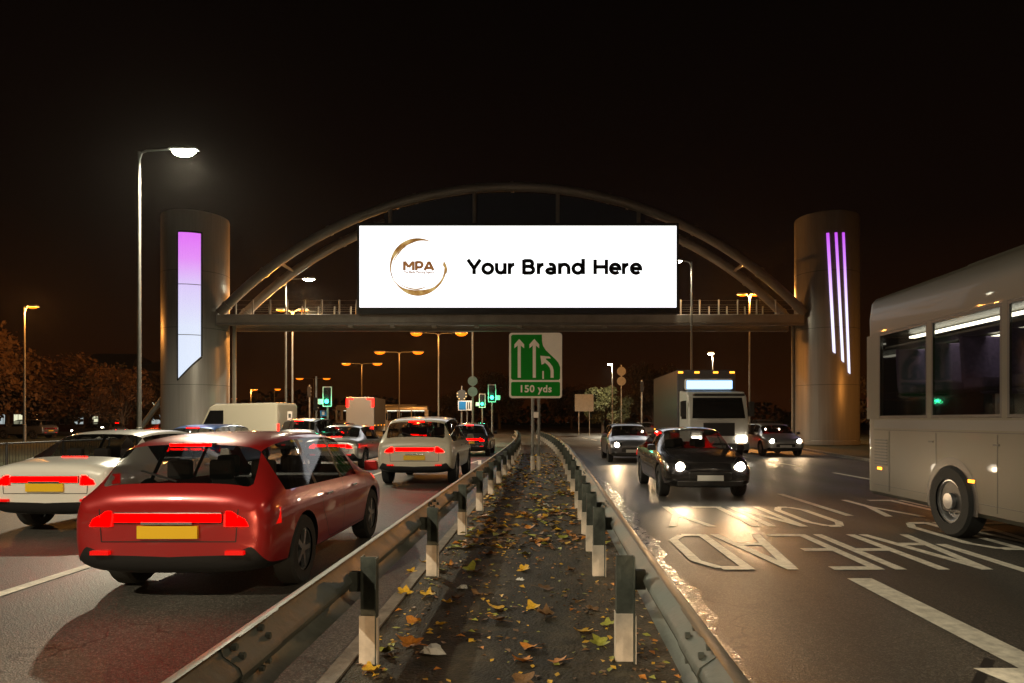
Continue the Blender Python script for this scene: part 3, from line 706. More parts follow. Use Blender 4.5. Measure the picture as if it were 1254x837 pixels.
# brush-stroke ring with two swelling strokes and an open upper right
lm = MB(); lcx, lcz, lr = FX(512.2), FZ(327.2), 33.2 * kf
def swoosh(tab, n, z):
    vs = []
    for i in range(n + 1):
        t_ = i / n; u = t_ * (len(tab) - 1); j = min(int(u), len(tab) - 2); fr = u - j
        a, wi, dr = [tab[j][q] + (tab[j + 1][q] - tab[j][q]) * fr for q in range(3)]
        for s_ in (-1, 1):
            r_ = lr + (dr + s_ * wi * 0.8) * kf
            vs.append((lcx + r_ * math.cos(R(a)), z, lcz + r_ * math.sin(R(a))))
    lm.add(vs, [(2 * i, 2 * i + 1, 2 * i + 3, 2 * i + 2) for i in range(n)])
swoosh([(62, 0.15, 1.2), (85, 1.8, 0.4), (105, 3.4, -0.6), (125, 3.8, -0.8), (145, 3.2, -0.5), (165, 1.6, 0.3), (190, 0.8, 0.8), (215, 0.5, 0.9)], 60, Yf - 0.024)
swoosh([(212, 0.3, 0.5), (230, 1.4, 0.0), (250, 3.6, -0.8), (270, 4.6, -1.3), (290, 3.6, -1.0), (310, 2.0, -0.2), (335, 1.4, 0.3), (355, 1.7, 0.2), (366, 0.3, -0.5)], 60, Yf - 0.026)
swoosh([(225, 0.3, -3.0), (250, 0.9, -5.0), (275, 1.0, -6.2), (296, 0.2, -7.5)], 24, Yf - 0.028)
swoosh([(120, 0.2, -4.2), (145, 1.0, -4.0), (160, 0.7, -3.0), (172, 0.2, -2.0)], 24, Yf - 0.030)
swoosh([(345, 0.2, 2.2), (355, 1.6, 1.4), (364, 2.6, -1.0), (372, 0.4, -1.0)], 20, Yf - 0.028)
lm.build('logo_ring', M['gold'], scr)

# ------------------------------------------------------------------ towers
def tower(name, label, px0, px1, py_top, Yt):
    r = (px1 - px0) / 2 * Yt / F; x = ((px0 + px1) / 2 - VX) * Yt / F; h = CH + (VY - py_top) * Yt / F
    root = thing(name, label, 'tower', (x, Yt, 0))
    n = 56; prof = [(r * 1.02, 0), (r * 1.02, 0.25), (r, 0.30), (r, h - 0.16), (r * 0.985, h - 0.04), (r * 0.95, h)]
    mb = MB(); vs = [(a * math.cos(2 * PI * i / n), a * math.sin(2 * PI * i / n), z) for a, z in prof for i in range(n)]
    fs = [(j * n + i, j * n + (i + 1) % n, (j + 1) * n + (i + 1) % n, (j + 1) * n + i) for j in range(len(prof) - 1) for i in range(n)]
    fs.append(tuple((len(prof) - 1) * n + i for i in range(n)))
    mb.add(vs, fs); mb.build('shell', M['tower'], root, smooth=True)
    sm = MB()
    for z in (3.9, 7.6, 11.3):
        sm.add([((r + 0.004) * math.cos(2 * PI * i / n), (r + 0.004) * math.sin(2 * PI * i / n), z + d) for d in (0, 0.03) for i in range(n)], [(i, (i + 1) % n, n + (i + 1) % n, n + i) for i in range(n)])
    sm.build('cladding_joints', M['dark_pole'], root)
    return root, r, x, h
def on_cyl(r, xl): return -math.sqrt(max(0.01, r * r - xl * xl))
tl, r, x, h = tower('light_tower', 'round steel tower with one broad purple to white light panel', 202, 277.5, 267.5, 46)
kt = 46 / F; d0 = (46 - r)         # the lit face is nearer than the axis
ks = (46 - r) / F
lxx = lambda px: ((px - VX) * ks - x); lz = lambda py: CH + (VY - py) * ks
pan = MB(); nseg = 8
xa, xb = lxx(218.5), lxx(242.5)
vs = []
for i in range(nseg + 1):
    u = i / nseg; xl = xa + (xb - xa) * u
    y_ = on_cyl(r + 0.02, xl)
    vs += [(xl, y_, lz(464) + (lz(436) - lz(464)) * u), (xl, y_, lz(284.5))]
pan.add(vs, [(2 * i, 2 * i + 2, 2 * i + 3, 2 * i + 1) for i in range(nseg)])
pan.build('light_panel', M['tower_panel'], tl)
pf = MB()
def cyl_bar(mbx, x0, z0, x1, z1, wv, rr_):
    vs = []; 
    d = Vector((x1 - x0, z1 - z0)).normalized(); nn = Vector((-d.y, d.x)) * wv
    N = 8
    for i in range(N + 1):
        u = i / N; a = x0 + (x1 - x0) * u; z = z0 + (z1 - z0) * u
        for s_ in (-1, 1):
            vs.append((a + nn.x * s_, on_cyl(rr_, a + nn.x * s_), z + nn.y * s_))
    mbx.add(vs, [(2 * i, 2 * i + 1, 2 * i + 3, 2 * i + 2) for i in range(N)])
cyl_bar(pf, xa - 0.05, lz(466), xa - 0.05, lz(283), 0.04, r + 0.035); cyl_bar(pf, xb + 0.05, lz(436), xb + 0.05, lz(283), 0.04, r + 0.037)
cyl_bar(pf, xa - 0.07, lz(283.5), xb + 0.07, lz(283.5), 0.05, r + 0.04); cyl_bar(pf, xa - 0.06, lz(466.3), xb + 0.06, lz(437.0), 0.04, r + 0.042)
pf.build('panel_frame', M['frame_black'], tl)
for py in (348, 410):
    pj = MB(); cyl_bar(pj, xa, lz(py), xb, lz(py), 0.022, r + 0.028); pj.build('panel_joint', M['sign_grey'], tl)
MB().tube([(lxx(206) - 0.1, 0, lz(450)), (-4.6, 0, -0.1)], 0.17, 12).build('raking_strut', M['lamp_pole'], tl, smooth=True)

tr, r, x, h = tower('light_tower', 'round steel tower with three slim purple to white light strips', 975, 1049.5, 268, 46)
ks = (46 - r) / F
lxx = lambda px: ((px - VX) * ks - x); lz = lambda py: CH + (VY - py) * ks
for pt, pb, yb in ((1014.5, 1021.5, 431), (1023.7, 1032.0, 442), (1032.8, 1040.6, 456)):
    sm = MB(); N = 20; vs = []
    for i in range(N + 1):
        u = i / N; px = pb + (pt - pb) * u; xl = lxx(px); z = lz(yb) + (lz(285) - lz(yb)) * u
        for s_ in (-1, 1):
            a = xl + s_ * 0.075
            vs += [(a, on_cyl(r + 0.05, a), z - (s_ * 0.12 if i == 0 else 0))]
        for s_ in (1, -1):
            a = xl + s_ * 0.075
            vs += [(a, on_cyl(r - 0.01, a), z)]
    sm.add(vs, [(4 * i + j, 4 * i + (j + 1) % 4, 4 * i + 4 + (j + 1) % 4, 4 * i + 4 + j) for i in range(N) for j in range(4)] + [(0, 1, 2, 3), (4 * N + 3, 4 * N + 2, 4 * N + 1, 4 * N)])
    sm.build('light_strip', M['tower_strip'], tr)

# ------------------------------------------------------------------ street lamps
def street_lamp(label, px, Y, height, arms, glass, light, energy=0, xworld=None, group='street lamps', pole_m='lamp_pole', head=0.85, lit=True, deep=0.14):
    """arms: list of signed arm lengths (world x)"""
    x = (px - VX) * Y / F if xworld is None else xworld
    root = thing('street_lamp', label, 'street lamp', (x, Y, 0), 0, group)
    pts = [(0, 0, 0), (0, 0, 1.3), (0, 0, 1.32), (0, 0, height)]
    MB().tube(pts, [0.11, 0.11, 0.085, 0.055], 12).build('pole', M[pole_m], root, smooth=True)
    for a in arms:
        s_ = 1 if a > 0 else -1
        MB().tube([(0, 0, height - 0.35), (s_ * 0.10, 0, height - 0.05), (s_ * 0.3, 0, height + 0.04), (a - s_ * head * 0.4, 0, height + 0.10)], [0.045, 0.042, 0.04, 0.035], 8).build('arm', M[pole_m], root, smooth=True)
        c = a; z = height + 0.06; hh = head / 2
        lt = MB()
        lt.add([(c - hh, -0.17, z), (c + hh, -0.17, z), (c + hh, 0.17, z), (c - hh, 0.17, z), (c - hh * 0.8, -0.1, z + 0.13), (c + hh * 0.8, -0.1, z + 0.13), (c + hh * 0.8, 0.1, z + 0.13), (c - hh * 0.8, 0.1, z + 0.13)],
               [(0, 1, 2, 3), (4, 5, 6, 7), (0, 1, 5, 4), (1, 2, 6, 5), (2, 3, 7, 6), (3, 0, 4, 7)])
        lo = lt.build('lantern', M['sign_grey'], root, bevel=0.02)
        if lit:
            # bowl lens hanging below the lantern
            n = 14; vs = []; fs = []; rings = 4
            for j in range(rings + 1):
                ph = PI / 2 * j / rings
                for i in range(n):
                    vs.append((c + hh * 0.86 * math.cos(ph) * math.cos(2 * PI * i / n), 0.155 * math.cos(ph) * math.sin(2 * PI * i / n), z - 0.004 - deep * math.sin(ph)))
            for j in range(rings):
                for i in range(n): fs.append((j * n + i, j * n + (i + 1) % n, (j + 1) * n + (i + 1) % n, (j + 1) * n + i))
            MB().add(vs, fs).build('lamp_glass', M[glass], lo, smooth=True)
            if energy: lamp(root, (c, 0, z - 0.30), light, energy * (0.30 if glass == 'sodium' else 1.0), 'POINT' if glass == 'sodium' else 'SPOT', 0.22, None if glass == 'sodium' else 165, (0, 0, 0), 0.45)
    return root
WHITE = (1.0, 0.88, 0.62); SOD = (1.0, 0.37, 0.065)
def zh(py, Y): return CH + (VY - py) * Y / F
street_lamp('tall white-lit street lamp with a single arm, the largest lamp, left of the left tower', 170.5, 27, zh(186, 27), [(228 - 173) * 27 / F], 'led', WHITE, 12000, head=1.15, deep=0.26)
street_lamp('white-lit street lamp behind the left end of the bridge beside a twin orange lamp', 350, 50, zh(343, 50), [(378 - 350) * 50 / F], 'led', WHITE, 6000, head=1.0)
street_lamp('single orange street lamp over the autumn trees at far left', 30, 50, zh(377, 50), [(40 - 30) * 50 / F], 'sodium', SOD, 7000)
street_lamp('orange twin-arm street lamp half hidden by the left bridge railing', 358, 54, zh(381, 54), [-(358 - 345) * 54 / F, (371 - 358) * 54 / F], 'sodium', SOD, 12000)
street_lamp('widest twin-arm orange street lamp, just under the deck left of the sign', 537, 66, zh(409, 66), [-(537 - 510) * 66 / F, (565 - 537) * 66 / F], 'sodium', SOD, 6000, head=1.3, deep=0.3)
street_lamp('second twin-arm orange street lamp in the row under the bridge', 489, 84, zh(432, 84), [-(489 - 465) * 84 / F, (512 - 489) * 84 / F], 'sodium', SOD, 6000, head=1.5, deep=0.3)
street_lamp('third twin-arm orange street lamp in the row, above the lorry', 443, 102, zh(446, 102), [-(443 - 424) * 102 / F, (462 - 443) * 102 / F], 'sodium', SOD, 6000, head=1.6, deep=0.3)
street_lamp('smallest twin-arm orange street lamp, above the left green signal', 384, 138, zh(464, 138), [-(384 - 367) * 138 / F, (400 - 384) * 138 / F], 'sodium', SOD, 0, head=1.8, deep=0.3)
street_lamp('small orange street lamp low behind the left traffic signals', 336, 120, zh(477, 120), [4 * 120 / F], 'sodium', SOD, 0, head=1.3, deep=0.3)
street_lamp('faint orange street lamp with short arm just right of the left tower', 307, 100, zh(478, 100), [4 * 100 / F], 'sodium', SOD, 4000, head=1.2)
street_lamp('lowest orange lamp beside the left tower foot', 283, 130, zh(489, 130), [4 * 130 / F], 'sodium', SOD, 0, head=1.2)
o = street_lamp('tall grey lamp post carrying two round sign backs, its top hidden by the billboard', 579, 52, 13.0, [-1.3], 'led', WHITE, 5000)
for py in (467, 480):
    MB().tube([(0, -0.09, zh(py, 52)), (0, -0.13, zh(py, 52))], 0.37, 20).build('round_sign', M['sign_grey'], o)
street_lamp('white lamp post with arm ending behind the right edge of the billboard', 847, 44.6, zh(321, 44.6) , [-1.0], 'led_small', WHITE, 5000, lit=True)
street_lamp('twin orange street lamp behind the right bridge railing', 918, 56, zh(362, 56), [-(918 - 909) * 56 / F, (924.5 - 918) * 56 / F], 'sodium', SOD, 10000)
street_lamp('small white-lit street lamp among the lit trees right of the sign', 750, 78, zh(447, 78), [-3 * 78 / F], 'led_small', WHITE, 3500, head=0.7)
street_lamp('small white lamp right of centre in front of the lorry', 873, 60, zh(434, 60), [-2.6 * 60 / F], 'led_small', WHITE, 2000, head=0.6)
street_lamp('short orange lamp post at the far right behind the coach', 1152, 38, zh(450, 38), [5 * 38 / F], 'sodium', SOD, 2500, head=0.6)
# lamps of the same row that stand behind the camera and light the near road
street_lamp('white-lit street lamp on the left verge, next in the row behind the viewpoint', 0, -6, 12.2, [1.8], 'led', WHITE, 9500, xworld=-13.6, head=1.0)
street_lamp('warm street lamp on the right verge, next in the row behind the viewpoint', 0, -4, 12.2, [-1.8], 'led', (1.0, 0.78, 0.50), 4000, xworld=13.6, head=1.0)

# ------------------------------------------------------------------ traffic signals and other signs
def traffic_signal(label, px, py, Y, pole_top=None, lit=True, facing=1, extra_box=0):
    """head centred at (px, py); facing=-1 shows its back"""
    p = P(px, py, Y)
    root = thing('traffic_signal', label, 'traffic light', (p.x, Y, 0), 0, 'traffic signals at the junction')
    top = p.z + 0.62 if pole_top is None else pole_top
    MB().tube([(0, 0.12, 0), (0, 0.12, top)], 0.07, 10).build('pole', M['galv'], root, smooth=True)
    z = p.z
    hd = MB().box(-0.15, 0.15, -0.10 * facing if facing > 0 else -0.05, 0.04, z - 0.48, z + 0.48).build('signal_head', M['black'], root, bevel=0.02)
    if facing > 0:
        MB().box(-0.30, 0.30, 0.045, 0.06, z - 0.66, z + 0.66).build('backboard', M['black'], root)
        bm_ = MB()
        bm_.box(-0.30, -0.25, 0.030, 0.044, z - 0.66, z + 0.66); bm_.box(0.25, 0.30, 0.030, 0.044, z - 0.66, z + 0.66)
        bm_.box(-0.249, 0.249, 0.030, 0.044, z + 0.61, z + 0.66); bm_.box(-0.249, 0.249, 0.030, 0.044, z - 0.66, z - 0.61)
        bm_.build('white_border', M['sign_white'], root)
        for i, mm in enumerate(('lens_off', 'lens_off', 'green_lamp')):
            zc = z + 0.31 - 0.31 * i
            MB().tube([(0, -0.104, zc), (0, -0.12, zc)], 0.105 if i < 2 else 0.13, 14).build('signal_lens', M[mm], hd)
            hv = [(0.12 * math.cos(R(a)), yy, zc + 0.12 * math.sin(R(a))) for yy in (-0.10, -0.26) for a in range(0, 181, 20)]
            if i < 2: MB().add(hv, [(j, j + 1, 10 + j + 1, 10 + j) for j in range(9)]).build('hood', M['black'], hd)
        lamp(root, (0, -0.5, z - 0.31), (0.05, 1.0, 0.45), 40, radius=0.1)
    else:
        for i in range(3):
            zc = z + 0.31 - 0.31 * i
            hv = [(0.13 * math.cos(R(a)), yy, zc + 0.13 * math.sin(R(a))) for yy in (0.045, 0.26) for a in range(0, 181, 20)]
            MB().add(hv, [(j, j + 1, 10 + j + 1, 10 + j) for j in range(9)]).build('hood', M['sign_grey'], hd)
    if extra_box:
        MB().box(extra_box - 0.16, extra_box + 0.16, 0.0, 0.05, z - 0.50, z - 0.15).build('repeater_sign', M['sign_white'], root)
    return root
traffic_signal('green traffic light left of the road, in front of the lorry', 400.5, 486, 45, extra_box=-0.45)
traffic_signal('larger green traffic light nearest the central strip', 602.5, 482, 51, extra_box=0.46)
traffic_signal('smaller green traffic light just left of the larger one by the central strip', 590.5, 491, 65, extra_box=-0.46)
traffic_signal('dark traffic light seen from behind on the left road', 378.5, 480, 60, facing=-1)
traffic_signal('dark traffic light seen from behind on a tall pole beside another one', 386.5, 495, 50, facing=-1, pole_top=zh(461, 50))
traffic_signal('dark traffic light seen from behind right of the central strip', 786, 474, 62, facing=-1)
def board(name, label, cat, px0, px1, py0, py1, Y, mtl, pole_px, parts=()):
    cx = (px0 + px1) / 2
    root = thing(name, label, cat, ((cx - VX) * Y / F, Y, 0))
    X_ = lambda px: (px - cx) * Y / F
    MB().box(X_(px0), X_(px1), -0.02, 0.02, zh(py1, Y), zh(py0, Y)).build('panel', M[mtl], root, bevel=0.01)
    for pp in pole_px: MB().tube([(X_(pp), 0.08, 0), (X_(pp), 0.08, zh(py0, Y) - 0.1)], 0.055, 10).build('pole', M['galv'], root, smooth=True)
    return root, X_
rt, X_ = board('direction_sign', 'small blue and white direction sign on a pole left of the green signals', 'road sign', 561, 578, 491, 503, 56, 'sign_white', (565, 572))
MB().box(X_(562), X_(570.5), -0.03, -0.022, zh(502, 56), zh(492, 56)).build('blue_field', M['sign_blue'], rt)
MB().box(X_(572), X_(573.2), -0.03, -0.022, zh(501, 56), zh(493, 56)).build('symbol', M['frame_black'], rt)
MB().box(X_(574.5), X_(575.7), -0.03, -0.022, zh(501, 56), zh(493, 56)).build('symbol', M['frame_black'], rt)
lamp(rt, (0, -0.8, zh(491, 56) + 0.9), (1, 0.95, 0.85), 60, radius=0.1)
rt, X_ = board('route_sign', 'tiny dark blue sign with white symbol under the left green signal', 'road sign', 392, 400, 503, 510, 46, 'sign_blue', (393.0,))
MB().box(X_(394.5), X_(397.5), -0.03, -0.022, zh(508.5, 46), zh(504.5, 46)).build('symbol', M['sign_white'], rt)
rt, X_ = board('parking_sign', 'small white sign with dark symbol at the left kerb near the pale van', 'road sign', 352, 358, 504, 515, 38, 'sign_white', (355,))
MB().box(X_(353.5), X_(356.5), -0.03, -0.022, zh(512, 38), zh(507, 38)).build('symbol', M['dark_pole'], rt)
rt, X_ = board('sign_back', 'large pale rectangular sign back right of the lane sign', 'road sign', 704, 727, 483, 504, 72, 'sign_grey', (709, 722))
rt = thing('round_signs', 'pole with two round sign backs beside the small lamp right of centre', 'road sign', ((761 - VX) * 70 / F, 70, 0))
MB().tube([(0, 0.1, 0), (0, 0.1, zh(447, 70))], 0.06, 10).build('pole', M['galv'], rt, smooth=True)
for py in (455, 467): MB().tube([(0, 0.03, zh(py, 70)), (0, -0.02, zh(py, 70))], 0.46, 20).build('disc', M['sign_grey'], rt)
rt = thing('round_signs', 'dark round sign ringed by small lamps above the blue sign', 'road sign', ((565.5 - VX) * 60 / F, 60, 0))
MB().tube([(0, 0.1, 0), (0, 0.1, zh(473, 60))], 0.06, 10).build('pole', M['galv'], rt, smooth=True)
MB().tube([(0, 0.03, zh(484, 60)), (0, -0.02, zh(484, 60))], 0.46, 20).build('disc', M['dark_pole'], rt)
wl = MB()
for a in (200, 235, 305, 340, 20, 160): wl.tube([(0.4 * math.cos(R(a)), -0.03, zh(484, 60) + 0.4 * math.sin(R(a))), (0.4 * math.cos(R(a)), -0.05, zh(484, 60) + 0.4 * math.sin(R(a)))], 0.06, 8)
wl.build('warning_lamps', emit('warning_lamp', (1, 0.6, 0.2), 1.5), rt)

# ------------------------------------------------------------------ vehicles
def mesh_split(me, groups):
    """groups: {material index: name}; returns {index: mesh}"""
    out = {}
    for idx in groups:
        bm = bmesh.new(); bm.from_mesh(me)
        bmesh.ops.delete(bm, geom=[f for f in bm.faces if f.material_index not in idx], context='FACES')
        nm = bpy.data.meshes.new('part'); bm.to_mesh(nm); bm.free(); out[idx] = nm
    return out
STY = {
 # y, zbottom, zbelt, ztop, half width low, half width belt, half width top
 'hatch': dict(L=4.24, W=0.90, wheels=(-1.28, 1.33), st=[
   (-2.12, .42, .80, .86, .74, .72, .56), (-2.09, .30, .88, .95, .83, .79, .62), (-2.00, .24, .93, 1.03, .87, .83, .66),
   (-1.70, .22, .95, 1.37, .89, .86, .58), (-1.50, .21, .95, 1.43, .90, .87, .59), (-0.90, .20, .94, 1.475, .90, .87, .60), (-0.02, .20, .93, 1.475, .90, .87, .60),
   (0.50, .20, .92, 1.42, .90, .87, .59), (0.60, .20, .92, 1.37, .90, .87, .585), (1.18, .20, .91, 1.00, .90, .86, .70), (1.30, .20, .90, .965, .90, .86, .68),
   (1.80, .22, .80, .86, .88, .82, .62), (2.03, .25, .68, .74, .83, .76, .55), (2.11, .32, .58, .63, .74, .68, .50)],
   rear=(2, 3), wind=(8, 9), side=[(3, 5), (5, 6), (6, 8)]),
 'saloon': dict(L=4.6, W=0.91, wheels=(-1.38, 1.42), st=[
   (-2.30, .45, .80, .86, .76, .73, .58), (-2.26, .32, .90, .96, .84, .80, .64), (-2.16, .26, .94, 1.00, .88, .84, .68),
   (-1.65, .22, .95, 1.05, .90, .86, .70), (-1.05, .21, .95, 1.38, .91, .87, .57), (-0.75, .20, .94, 1.43, .91, .87, .58), (0.05, .20, .93, 1.44, .91, .87, .59),
   (0.50, .20, .92, 1.40, .91, .87, .58), (0.58, .20, .92, 1.37, .91, .87, .575), (1.22, .20, .91, .99, .91, .86, .70), (1.38, .20, .90, .955, .90, .86, .68),
   (1.95, .22, .79, .85, .88, .82, .62), (2.20, .25, .67, .73, .83, .76, .55), (2.29, .32, .57, .62, .74, .68, .50)],
   rear=(3, 4), wind=(8, 9), side=[(4, 6), (6, 8)]),
 'suv': dict(L=4.5, W=0.94, wheels=(-1.36, 1.40), st=[
   (-2.25, .48, .92, .98, .80, .76, .62), (-2.22, .36, 1.02, 1.09, .88, .84, .68), (-2.12, .32, 1.07, 1.18, .92, .88, .70),
   (-1.92, .30, 1.08, 1.56, .93, .90, .63), (-1.72, .30, 1.08, 1.63, .94, .91, .65), (-0.95, .29, 1.07, 1.69, .94, .91, .66), (-0.02, .29, 1.06, 1.69, .94, .91, .66),
   (0.50, .29, 1.05, 1.63, .94, .91, .65), (0.60, .29, 1.05, 1.57, .94, .91, .64), (1.15, .29, 1.04, 1.13, .94, .90, .74), (1.28, .29, 1.03, 1.09, .94, .90, .72),
   (1.90, .31, .94, 1.00, .92, .87, .66), (2.16, .35, .80, .86, .87, .81, .60), (2.24, .42, .68, .73, .79, .73, .54)],
   rear=(2, 3), wind=(8, 9), side=[(3, 5), (5, 6), (6, 8)]),
}
def wheel(parent, x, y, r, w_, side, steel=False):
    """side=+1: outer face towards +x"""
    ty = MB(); n = 24
    prof = [(r * 0.62, -w_ / 2), (r * 0.93, -w_ / 2), (r, -w_ * 0.36), (r, w_ * 0.36), (r * 0.93, w_ / 2), (r * 0.62, w_ / 2)]
    vs = [(xx_, rr_ * math.cos(2 * PI * i / n), rr_ * math.sin(2 * PI * i / n)) for rr_, xx_ in prof for i in range(n)]
    ty.add(vs, [(j * n + i, j * n + (i + 1) % n, (j + 1) * n + (i + 1) % n, (j + 1) * n + i) for j in range(len(prof) - 1) for i in range(n)])
    wo = thing('x', '', ''); 
    for kx in ('label', 'category'): del wo[kx]
    wo.name = 'wheel'; wo.parent = parent; wo.location = (x, y, r)
    ty.build('tyre', M['rubber'], wo, smooth=True)
    rm = MB(); xo = side * w_ * 0.42
    rm.tube([(xo - side * 0.05, 0, 0), (xo, 0, 0)], r * 0.16, 12)
    if steel:
        pr_ = [(0.60, 0.0), (0.52, 0.02), (0.46, 0.07), (0.24, 0.05), (0.22, -0.03), (0.0, -0.035)]
        sv = [(xo - side * dd, r * q_ * math.cos(2 * PI * i / n), r * q_ * math.sin(2 * PI * i / n)) for q_, dd in pr_ for i in range(n)]
        rm.add(sv, [(j * n + i, j * n + (i + 1) % n, (j + 1) * n + (i + 1) % n, (j + 1) * n + i) for j in range(5) for i in range(n)])
        for i in range(10):
            a = 2 * PI * i / 10; yy_, zz_ = r * 0.35 * math.cos(a), r * 0.35 * math.sin(a)
            rm.tube([(xo - side * 0.07, yy_, zz_), (xo - side * 0.03, yy_, zz_)], r * 0.035, 6)
    for i in range(0 if steel else 5):
        a = 2 * PI * i / 5; c_, s_ = math.cos(a), math.sin(a); q = r * 0.075
        vs = []
        for rr_ in (r * 0.12, r * 0.62):
            for sgn in (-1, 1):
                for xx_ in (xo - side * 0.03, xo): vs.append((xx_, c_ * rr_ - s_ * q * sgn, s_ * rr_ + c_ * q * sgn))
        rm.add(vs, [(0, 1, 3, 2), (4, 6, 7, 5), (0, 4, 5, 1), (2, 3, 7, 6), (1, 5, 7, 3), (0, 2, 6, 4)])
    rv = [(xx_, rr_ * math.cos(2 * PI * i / n), rr_ * math.sin(2 * PI * i / n)) for rr_, xx_ in ((r * 0.63, xo - side * 0.02), (r * 0.63, xo), (r * 0.56, xo), (r * 0.56, xo - side * 0.08)) for i in range(n)]
    rm.add(rv, [(j * n + i, j * n + (i + 1) % n, (j + 1) * n + (i + 1) % n, (j + 1) * n + i) for j in range(3) for i in range(n)])
    rm.build('rim', M['alloy'], wo, smooth=True)
    MB().tube([(xo - side * 0.09, 0, 0), (xo - side * 0.075, 0, 0)], r * 0.6, 20).build('brake_disc', M['black'], wo)
    return wo
def make_car(style, name, paint='grey'):
    d = STY[style]; st = d['st']; root = bpy.data.objects.new(name, None); COL.objects.link(root)
    n = 10
    def ring(s_):
        y, zb, zl, zt, wl, wb, wt = s_
        h = [(0, zb), (wl * 0.80, zb), (wl * 0.97, zb + 0.10), (wl * 1.005, zb + (zl - zb) * 0.45), (wl * 0.995, zb + (zl - zb) * 0.80), (wb, zl),
             (wt + 0.06 * (0.3 + (zt - zl)), zt - 0.05 if zt - zl > 0.12 else zl + (zt - zl) * 0.5), (wt * 0.90, zt - 0.006), (wt * 0.5, zt + 0.008), (0, zt + 0.012)]
        return h
    vs = []; fs = []; mi = []
    rings = [ring(s_) for s_ in st]; m_ = 2 * n - 2
    for s_, h in zip(st, rings):
        full = h + [(-a, b_) for a, b_ in reversed(h[1:-1])]
        vs += [(a, s_[0], b_) for a, b_ in full]
    for i in range(len(st) - 1):
        for q in range(m_):
            q2 = (q + 1) % m_
            fs.append((i * m_ + q, i * m_ + q2, (i + 1) * m_ + q2, (i + 1) * m_ + q))
            strip = q if q < n - 1 else m_ - 1 - q      # 0 bottom ... n-2 top
            c = 0
            if strip <= 1: c = 4
            if strip in (6, 7, 8):
                if i == d['rear'][0]: c = 1
                if i == d['wind'][0]: c = 2
            if strip == 5 and d['side'][0][0] <= i < d['side'][-1][1]: c = 3
            mi.append(c)
    fs.append(tuple(range(m_))); mi.append(0); fs.append(tuple((len(st) - 1) * m_ + q for q in range(m_))); mi.append(0)
    me = bpy.data.meshes.new('shell'); me.from_pydata(vs, [], fs)
    for mm in (M['black'], M['glass'], M['glass'], M['glass'], M['black'], M['black']): me.materials.append(mm)
    me.polygons.foreach_set('material_index', mi)
    bm = bmesh.new(); bm.from_mesh(me); bmesh.ops.recalc_face_normals(bm, faces=bm.faces)
    cl = bm.edges.layers.float.new('crease_edge')
    for e in bm.edges:
        ms = {f.material_index for f in e.link_faces}
        lv_ = [min(i_ % m_, m_ - i_ % m_) for i_ in (e.verts[0].index, e.verts[1].index)]
        if len(ms) == 2: e[cl] = 0.6
        elif lv_ in ([4, 4], [5, 5], [2, 2]): e[cl] = 0.45
        elif any(len(f.verts) > 4 for f in e.link_faces): e[cl] = 0.35
    bm.to_mesh(me); bm.free()
    tmp = bpy.data.objects.new('tmp', me); COL.objects.link(tmp)
    ss = tmp.modifiers.new('s', 'SUBSURF'); ss.levels = 2; ss.render_levels = 2
    cut = []
    rw = 0.335 if style != 'suv' else 0.375
    for wy in d['wheels']:
        cm = MB().tube([(-1.3, wy, rw - 0.01), (1.3, wy, rw - 0.01)], rw + 0.055, 28)
        # keep the middle of the floor: two short drums instead of one through-cut
        cm = MB().tube([(0.60, wy, rw - 0.01), (1.3, wy, rw - 0.01)], rw + 0.055, 28); cm.tube([(-1.3, wy, rw - 0.01), (-0.60, wy, rw - 0.01)], rw + 0.055, 28)
        cm.mi = [0] * len(cm.f)
        cobj = cm.build('cut', [M['black']] ); cut.append(cobj)
        bo = tmp.modifiers.new('b', 'BOOLEAN'); bo.operation = 'DIFFERENCE'; bo.object = cobj; bo.solver = 'EXACT'; bo.material_mode = 'TRANSFER'
    dg = bpy.context.evaluated_depsgraph_get(); ev = bpy.data.meshes.new_from_object(tmp.evaluated_get(dg))
    bpy.data.objects.remove(tmp)
    for c in cut: bpy.data.objects.remove(c)
    # paint is index 0 (black placeholder replaced per object); wheel wells came in with the cutter's material
    names = [mm.name if mm else '' for mm in ev.materials]
    # put wheel well faces (facing inwards, cylindrical) into the trim group by position
    wells = []
    for pl in ev.polygons:
        c = pl.center
        for wy in d['wheels']:
            rad = math.hypot(c.y - wy, c.z - rw + 0.01)
            if rad < rw + 0.06 and abs(c.x) < d['W'] + 0.05 and (abs(rad - rw - 0.055) < 0.012 and abs(pl.normal.x) < 0.3 or abs(c.x) < 0.62 and abs(pl.normal.x) > 0.9):
                pl.material_index = 4
    from mathutils.bvhtree import BVHTree
    bvh = BVHTree.FromPolygons([v.co.copy() for v in ev.vertices], [tuple(p.vertices) for p in ev.polygons])
    def seam(mb, pts, d, wv=0.0045):
        """thin dark gap laid on the skin: pts start outside, rays go along d"""
        d = Vector(d); hit = []
        for p, q in zip(pts, pts[1:]):
            for i in range(9):
                h = bvh.ray_cast(Vector(p).lerp(Vector(q), i / 8), d)
                if h[0] is not None: hit.append((h[0], h[1]))
        vs = []
        for i, (c, nn) in enumerate(hit):
            tn = hit[min(i + 1, len(hit) - 1)][0] - hit[max(i - 1, 0)][0]
            if nn.dot(d) > 0: nn = -nn
            sd = tn.cross(nn)
            if sd.length < 1e-9: sd = Vector((0, 0, 1))
            sd = sd.normalized() * wv
            vs += [c + nn * 0.0025 + sd, c + nn * 0.0025 - sd]
        if len(hit) > 1: mb.add(vs, [(2 * i, 2 * i + 1, 2 * i + 3, 2 * i + 2) for i in range(len(hit) - 1)])
    sea = {'d1': MB(), 'd-1': MB(), 't': MB(), 'b': MB()}
    zl_ = st[5][2]; zb_ = st[5][1] + 0.13; ym = st[6][0]
